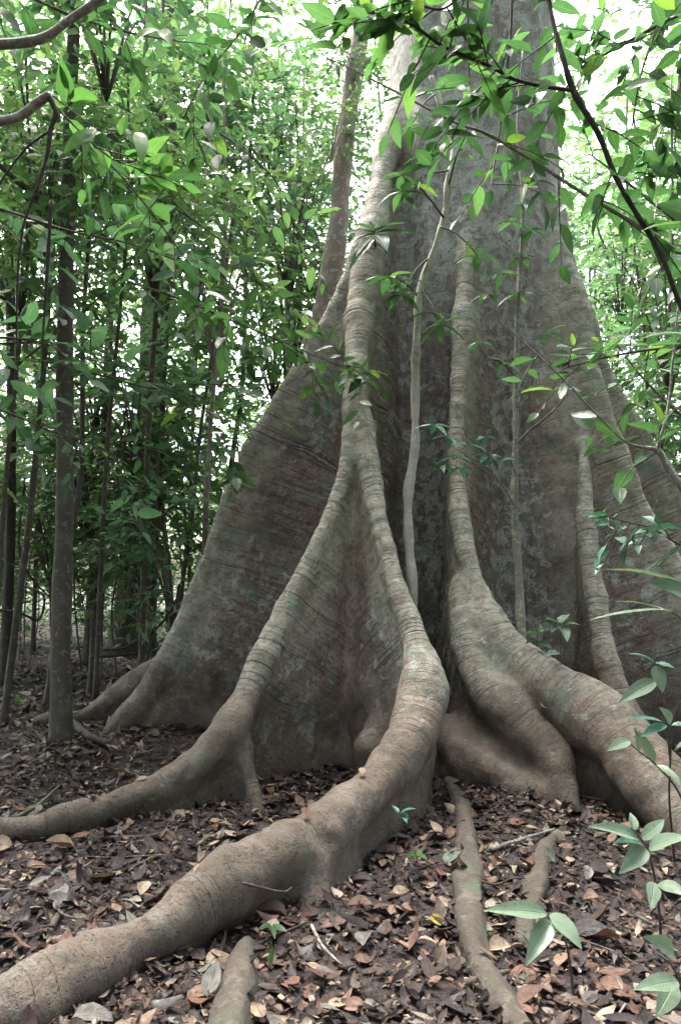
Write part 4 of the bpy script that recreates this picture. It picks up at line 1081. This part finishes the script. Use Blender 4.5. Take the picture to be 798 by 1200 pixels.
# ------------------------------------------------------------------ branches hanging into the view
def leafy_branch(name, label, pts, mat, lmat, spr=(), ll=.14, K=6, tl=.35, lod=1, seed=0, group='leafy branches overhanging the view', step=3, ratio=.43, dirbias=(0, 0, -.1), side_r=.004, start=.1, extra=()):
    """pts: (px,py,Y,r) along the branch, leafy twigs put out all along it"""
    rg = np.random.default_rng(seed)
    C = spline([(*at(p, q, Y), r) for p, q, Y, r in pts], 8)
    root = empty(name, C[0, :3], label, 'branch', group)
    bag = Bag().add(*tube(C[:, :3], C[:, 3], 8, .07, seed))
    for e in extra:
        E_ = spline([(*at(p, q, Y), r) for p, q, Y, r in e], 8); bag.add(*tube(E_[:, :3], E_[:, 3], 7, .07, seed + 1)); C = np.vstack([C, E_])
    i0 = int(len(C) * start)
    idx = np.arange(i0, len(C), step) if step else np.array([], int)
    if len(idx):
        T = nrm(np.gradient(C[:, :3], axis=0))[idx]
        O = C[idx, :3]; D = nrm(T * .5 + rg.normal(0, .75, (len(idx), 3)) + np.array(dirbias))
        fr, tw = sprays(rg, O, D, rg.uniform(.6, 1.25, len(idx)) * tl, K, ll, .85, .25, ratio)
        bag.add(*twigs(tw, side_r, side_r * .5, 5))
        f = Bag().add(*leaves(**fr, lod=lod, twist=rg.normal(0, .3, len(fr['ln']))))
        link('branch', bag.mesh('branch'), root, [mat]); link('foliage', f.mesh('foliage'), root, [lmat])
    else:
        link('branch', bag.mesh('branch'), root, [mat])
    return root


# top right
leafy_branch('liana', 'dark twisting liana slanting down across the top right corner', [(636, -60, 3.1, .011), (644, 10, 3.05, .011), (660, 70, 3.0, .012), (673, 110, 3.0, .014), (700, 155, 3.0, .012), (720, 205, 3.0, .011), (745, 250, 3.0, .011), (775, 300, 3.0, .010), (800, 365, 3.0, .010), (860, 480, 3.1, .012)],
             M_VINE, M_NEAR, ll=.15, K=5, tl=.3, seed=1, step=9, start=.05)
leafy_branch('leafy_branch', 'dark leafy branch crossing in front of the upper trunk to the twisting liana', [(668, 106, 3.0, .008), (630, 100, 2.95, .008), (600, 92, 2.9, .007), (575, 78, 2.9, .007), (545, 66, 2.85, .006), (515, 52, 2.8, .007), (485, 30, 2.8, .006), (450, 17, 2.8, .005), (418, 14, 2.8, .003)],
             M_VINE, M_NEAR, ll=.125, K=6, tl=.3, seed=2, step=3, start=.12)
leafy_branch('leafy_branch', 'long thin pale branch slanting down across the trunk with sparse drooping leaves', [(380, 66, 3.2, .003), (430, 90, 3.2, .004), (480, 116, 3.2, .005), (530, 142, 3.15, .006), (570, 157, 3.1, .007), (620, 186, 3.1, .007), (665, 215, 3.1, .008), (710, 243, 3.1, .008), (765, 275, 3.1, .009), (840, 330, 3.2, .010)],
             M_BRANCH, M_NEAR, ll=.14, K=5, tl=.30, seed=3, step=6, start=.22)
leafy_branch('leafy_branch', 'green leafy twig hanging down in front of the middle of the upper trunk', [(600, -40, 3.3, .006), (598, 40, 3.3, .006), (590, 110, 3.3, .005), (584, 165, 3.3, .004), (575, 215, 3.3, .003)], M_TWIG, M_NEAR, ll=.125, K=6, tl=.3, seed=4, step=4, start=.0)
leafy_branch('leafy_branch', 'bright leafy branch spreading along the top edge over the trunk', [(560, -60, 2.9, .007), (545, -15, 2.85, .006), (520, 10, 2.8, .005), (490, 5, 2.8, .004), (460, -8, 2.8, .003)], M_TWIG, M_LIME, ll=.14, K=6, tl=.28, seed=5, step=4)
leafy_branch('leafy_branch', 'leafy bough filling the top right corner with dark green leaves', [(900, -30, 4.2, .014), (830, 0, 4.1, .012), (770, 30, 4.0, .010), (715, 60, 4.0, .008), (680, 80, 4.0, .005)], M_TWIG, M_NEAR, ll=.15, K=7, tl=.5, seed=6, step=2, extra=([(770, 30, 4.0, .008), (750, 90, 3.9, .006), (740, 150, 3.9, .004)], [(830, 0, 4.1, .008), (800, 80, 4.0, .006), (790, 170, 4.0, .004)]))
leafy_branch('leafy_branch', 'leafy bough seen against the bright sky gap at the right edge', [(900, 330, 4.6, .013), (840, 290, 4.5, .011), (780, 250, 4.5, .009), (730, 210, 4.5, .007), (690, 180, 4.5, .004)], M_TWIG, M_NEAR, ll=.16, K=6, tl=.45, seed=7, step=4)
leafy_branch('leafy_branch', 'leafy spray hanging low over the right buttress', [(900, 400, 4.4, .012), (830, 405, 4.4, .010), (760, 410, 4.3, .008), (705, 420, 4.2, .006), (660, 432, 4.1, .003)], M_TWIG, M_NEAR, ll=.14, K=6, tl=.38, seed=8, step=3, start=.15)
leafy_branch('leafy_branch', 'grey branch forking at the right edge with a long thin twig across the right buttress', [(850, 640, 3.4, .017), (805, 580, 3.4, .015), (782, 550, 3.4, .014), (769, 528, 3.4, .012), (735, 519, 3.4, .006), (700, 487, 3.4, .005), (660, 445, 3.4, .004), (612, 400, 3.4, .003), (570, 365, 3.4, .002)], M_BRANCH, M_NEAR, ll=.13, K=4, tl=.25, seed=9, step=13, start=.3, extra=([(769, 528, 3.4, .009), (782, 480, 3.4, .007), (788, 420, 3.4, .005), (795, 350, 3.4, .003)],))
leafy_branch('leafy_branch', 'small teal-leaved twig hovering in front of the dark right buttress', [(850, 655, 3.4, .006), (800, 640, 3.4, .005), (765, 620, 3.4, .004), (735, 612, 3.35, .003), (712, 606, 3.3, .002)], M_TWIG, M_TEAL, ll=.085, K=4, tl=.16, seed=10, step=3, start=.25, ratio=.45)
leafy_branch('leafy_branch', 'leafy bough at the right edge above the outer buttress', [(900, 560, 5.5, .013), (840, 520, 5.4, .011), (790, 480, 5.4, .009), (750, 440, 5.4, .006), (720, 400, 5.4, .004)], M_TWIG, M_NEAR, ll=.15, K=6, tl=.5, seed=11, step=3, start=.1)
# top left
leafy_branch('bare_branch', 'smooth grey bare branch curving across the top left corner', [(-700, 140, 3.9, .045), (-450, 85, 3.6, .036), (-230, 62, 3.4, .030), (-90, 55, 3.3, .026), (-20, 53, 3.3, .025), (30, 50, 3.3, .024), (55, 43, 3.3, .022), (80, 25, 3.3, .020), (105, 8, 3.3, .019), (150, -25, 3.3, .018)], M_BRANCH, M_NEAR, step=0, seed=20)
leafy_branch('bare_branch', 'shorter grey broken branch with a dark drooping vine at the left edge', [(-700, 330, 3.7, .045), (-450, 250, 3.5, .035), (-230, 195, 3.3, .029), (-90, 165, 3.2, .024), (-20, 146, 3.2, .023), (20, 138, 3.2, .021), (42, 122, 3.2, .020), (58, 111, 3.2, .017)], M_BRANCH, M_NEAR, step=0, seed=21)
leafy_branch('liana', 'dark knotted liana drooping from the end of the broken grey branch', [(57, 111, 3.2, .012), (66, 132, 3.2, .013), (60, 152, 3.2, .011), (56, 180, 3.2, .009), (44, 220, 3.2, .007), (28, 265, 3.2, .006), (21, 330, 3.2, .005), (20, 420, 3.2, .004)], M_VINE, M_NEAR, step=0, seed=22, extra=([(60, 235, 3.4, .008), (57, 300, 3.4, .009), (52, 370, 3.4, .006), (50, 430, 3.4, .004)], [(60, 152, 3.2, .006), (30, 175, 3.2, .005), (0, 215, 3.2, .004), (-30, 260, 3.2, .003)]))
LB = [
    ('leafy branch with a few large translucent leaves hanging below the broken grey branch', [(60, 118, 3.6, .005), (90, 150, 3.6, .004), (130, 185, 3.7, .004), (165, 200, 3.8, .003), (210, 235, 3.9, .002)], M_LIME, .17, 4, .26, 4),
    ('long thin arching twig sweeping down through the left foliage', [(110, 170, 4.2, .006), (150, 215, 4.2, .005), (190, 265, 4.3, .005), (230, 320, 4.4, .004), (275, 380, 4.5, .003)], M_NEAR, .17, 5, .36, 3),
    ('leafy bough high at the left above the grey bare branch', [(-60, -40, 4.6, .012), (20, -10, 4.6, .010), (90, 20, 4.7, .008), (160, 40, 4.8, .006), (220, 50, 4.9, .004)], M_NEAR, .18, 6, .5, 3),
    ('leafy bough hanging from the top edge left of the pale trunk', [(330, -60, 5.0, .010), (310, -10, 5.0, .009), (280, 40, 5.1, .007), (240, 90, 5.2, .005), (215, 140, 5.3, .004)], M_NEAR, .19, 6, .5, 3),
    ('dark leafy bough in the middle of the left foliage', [(-80, 230, 5.0, .012), (0, 245, 5.0, .010), (80, 270, 5.1, .008), (150, 285, 5.2, .006), (220, 310, 5.3, .004)], M_LEAF2, .2, 6, .6, 3),
    ('leafy bough with bluish leaves low at the left edge', [(-90, 400, 4.8, .010), (-20, 395, 4.8, .009), (40, 400, 4.9, .007), (100, 420, 5.0, .005), (150, 430, 5.2, .004)], M_LEAF2, .18, 6, .5, 3),
    ('leafy branch with drooping leaves crossing the slim grey tree', [(-60, 470, 4.6, .008), (0, 480, 4.6, .007), (60, 505, 4.7, .006), (110, 520, 4.8, .004), (150, 545, 4.9, .003)], M_LEAF2, .15, 5, .4, 4),
    ('leafy bough reaching from the left toward the shoulder of the giant tree', [(150, 330, 6.0, .012), (210, 350, 6.0, .010), (270, 375, 6.1, .008), (330, 400, 6.2, .006), (390, 425, 6.2, .004), (425, 432, 6.2, .003)], M_NEAR, .16, 7, .45, 2),
    ('leafy twig dangling before the edge of the left buttress', [(180, 450, 6.2, .008), (215, 465, 6.2, .007), (250, 495, 6.2, .005), (268, 530, 6.2, .004), (275, 560, 6.2, .003)], M_NEAR, .17, 6, .35, 4),
    ('bluish leafy bough over the dark fluted tree', [(60, 430, 6.8, .010), (120, 440, 6.8, .009), (180, 455, 6.9, .007), (240, 450, 7.0, .006), (300, 455, 7.1, .004)], M_LEAF2, .18, 7, .6, 2),
    ('leafy bough beside the pale crooked trunk near the sky gap', [(250, 150, 6.5, .010), (290, 180, 6.5, .009), (325, 215, 6.6, .007), (345, 260, 6.7, .005), (355, 310, 6.8, .004)], M_LEAF, .18, 6, .5, 4),
    ('bright leafy bough left of the giant tree above its left buttress', [(180, 230, 7.2, .010), (230, 260, 7.2, .009), (280, 300, 7.3, .007), (320, 340, 7.4, .005), (345, 360, 7.4, .004)], M_LEAF3, .2, 7, .6, 2),
]
for k, (lab, pts, lm, ll, K, tl, st) in enumerate(LB):
    leafy_branch('leafy_branch', lab, pts, M_TWIG, lm, ll=ll, K=K, tl=tl, seed=30 + k, step=st, lod=1, start=.05)
plant('leafy_branch', 'twig with two long bright leaves near the top edge left of the pale trunk', 'branch', at(412, 25, 3.4),
      [[(425, 20, 3.4, .004), (405, 28, 3.4, .003), (372, 48, 3.4, .002)]], [(370, 47, 3.4, 294, 66, 3.3, .065, (.1, -.5, 1)), (372, 47, 3.4, 352, 22, 3.4, .06, (.3, -.8, .4)), (374, 47, 3.4, 384, 22, 3.5, .05, (.3, -.8, .4))], M_LIME, M_TWIG, 'leafy branches overhanging the view')
plant('leafy_branch', 'bright twig tip with four lime leaves high in the left foliage', 'branch', at(180, 20, 4.2),
      [[(178, -10, 4.2, .004), (182, 20, 4.2, .003), (188, 36, 4.2, .002)]], [(186, 34, 4.2, 170, 16, 4.2, .05, (.1, -.9, .5)), (187, 35, 4.2, 203, 22, 4.2, .05, (.1, -.9, .5)), (187, 35, 4.2, 203, 55, 4.1, .07, (.2, -.9, .4)), (186, 35, 4.2, 160, 46, 4.1, .06, (-.1, -.9, .5))], M_LIME, M_TWIG, 'leafy branches overhanging the view')
plant('leafy_branch', 'hanging twig with two large spotted oval leaves in the upper left', 'branch', at(120, 150, 3.6),
      [[(62, 112, 3.2, .003), (110, 148, 3.5, .003), (140, 158, 3.6, .002), (165, 156, 3.6, .002)]], [(164, 155, 3.6, 166, 194, 3.5, .075, (.3, -.8, .7)), (118, 155, 3.6, 76, 180, 3.5, .085, (-.1, -.9, .4)), (112, 150, 3.6, 100, 190, 3.5, .06, (-.1, -1, .2)), (142, 158, 3.6, 150, 135, 3.6, .05)], M_LIME, M_TWIG, 'leafy branches overhanging the view')
plant('leafy_branch', 'single long bright leaf poking in at the right edge', 'branch', at(830, 262, 2.4),
      [[(860, 255, 2.4, .004), (825, 262, 2.4, .003), (806, 266, 2.4, .002)]], [(806, 265, 2.4, 752, 271, 2.3, .05, (0, -.4, 1)), (825, 262, 2.4, 770, 240, 2.4, .10, (.4, -1, .1)), (830, 260, 2.4, 778, 170, 2.4, .10, (.6, -1, .1))], M_NEAR, M_TWIG, 'leafy branches overhanging the view', (M_LIME, (0,)))
EXPOSURE=3.25


# ------------------------------------------------------------------ light
w = bpy.data.worlds.new("World"); scene.world = w; w.use_nodes = True
nt = w.node_tree; nt.nodes.clear()
sky = nt.nodes.new('ShaderNodeTexSky'); sky.sky_type = 'NISHITA'; sky.sun_disc = False
sky.sun_elevation = R(62); sky.sun_rotation = R(-30); sky.air_density = 1.0; sky.dust_density = 6.0; sky.ozone_density = 1.0
bg = nt.nodes.new('ShaderNodeBackground'); bg.inputs['Strength'].default_value = .13
ow = nt.nodes.new('ShaderNodeOutputWorld')
hs = nt.nodes.new('ShaderNodeHueSaturation'); hs.inputs['Saturation'].default_value = .65
nt.links.new(sky.outputs[0], hs.inputs['Color']); nt.links.new(hs.outputs[0], bg.inputs[0]); nt.links.new(bg.outputs[0], ow.inputs[0])
sl = bpy.data.lights.new('sun', 'SUN'); sl.energy = 1.5; sl.angle = R(35); sl.color = (1, .94, .86)
so = bpy.data.objects.new('sun', sl); COL.objects.link(so)
el, az = R(62), R(-30)   # azimuth from +Y towards +X
dirv = Vector((math.sin(az) * math.cos(el), math.cos(az) * math.cos(el), math.sin(el)))
so.rotation_euler = dirv.to_track_quat('Z', 'Y').to_euler()
so.location = (0, 0, 20)
vs = scene.view_settings
vs.view_transform = 'Standard'; vs.look = 'None'; vs.gamma = 1; vs.use_curve_mapping = False; vs.exposure = EXPOSURE
c = scene.cycles
c.max_bounces = 7; c.diffuse_bounces = 4; c.glossy_bounces = 2; c.transmission_bounces = 4; c.transparent_max_bounces = 4
c.caustics_reflective = False; c.caustics_refractive = False
c.use_denoising = True; c.sample_clamp_indirect = 6
try: c.denoiser = 'OPENIMAGEDENOISE'
except Exception: pass
scene.render.use_persistent_data = False
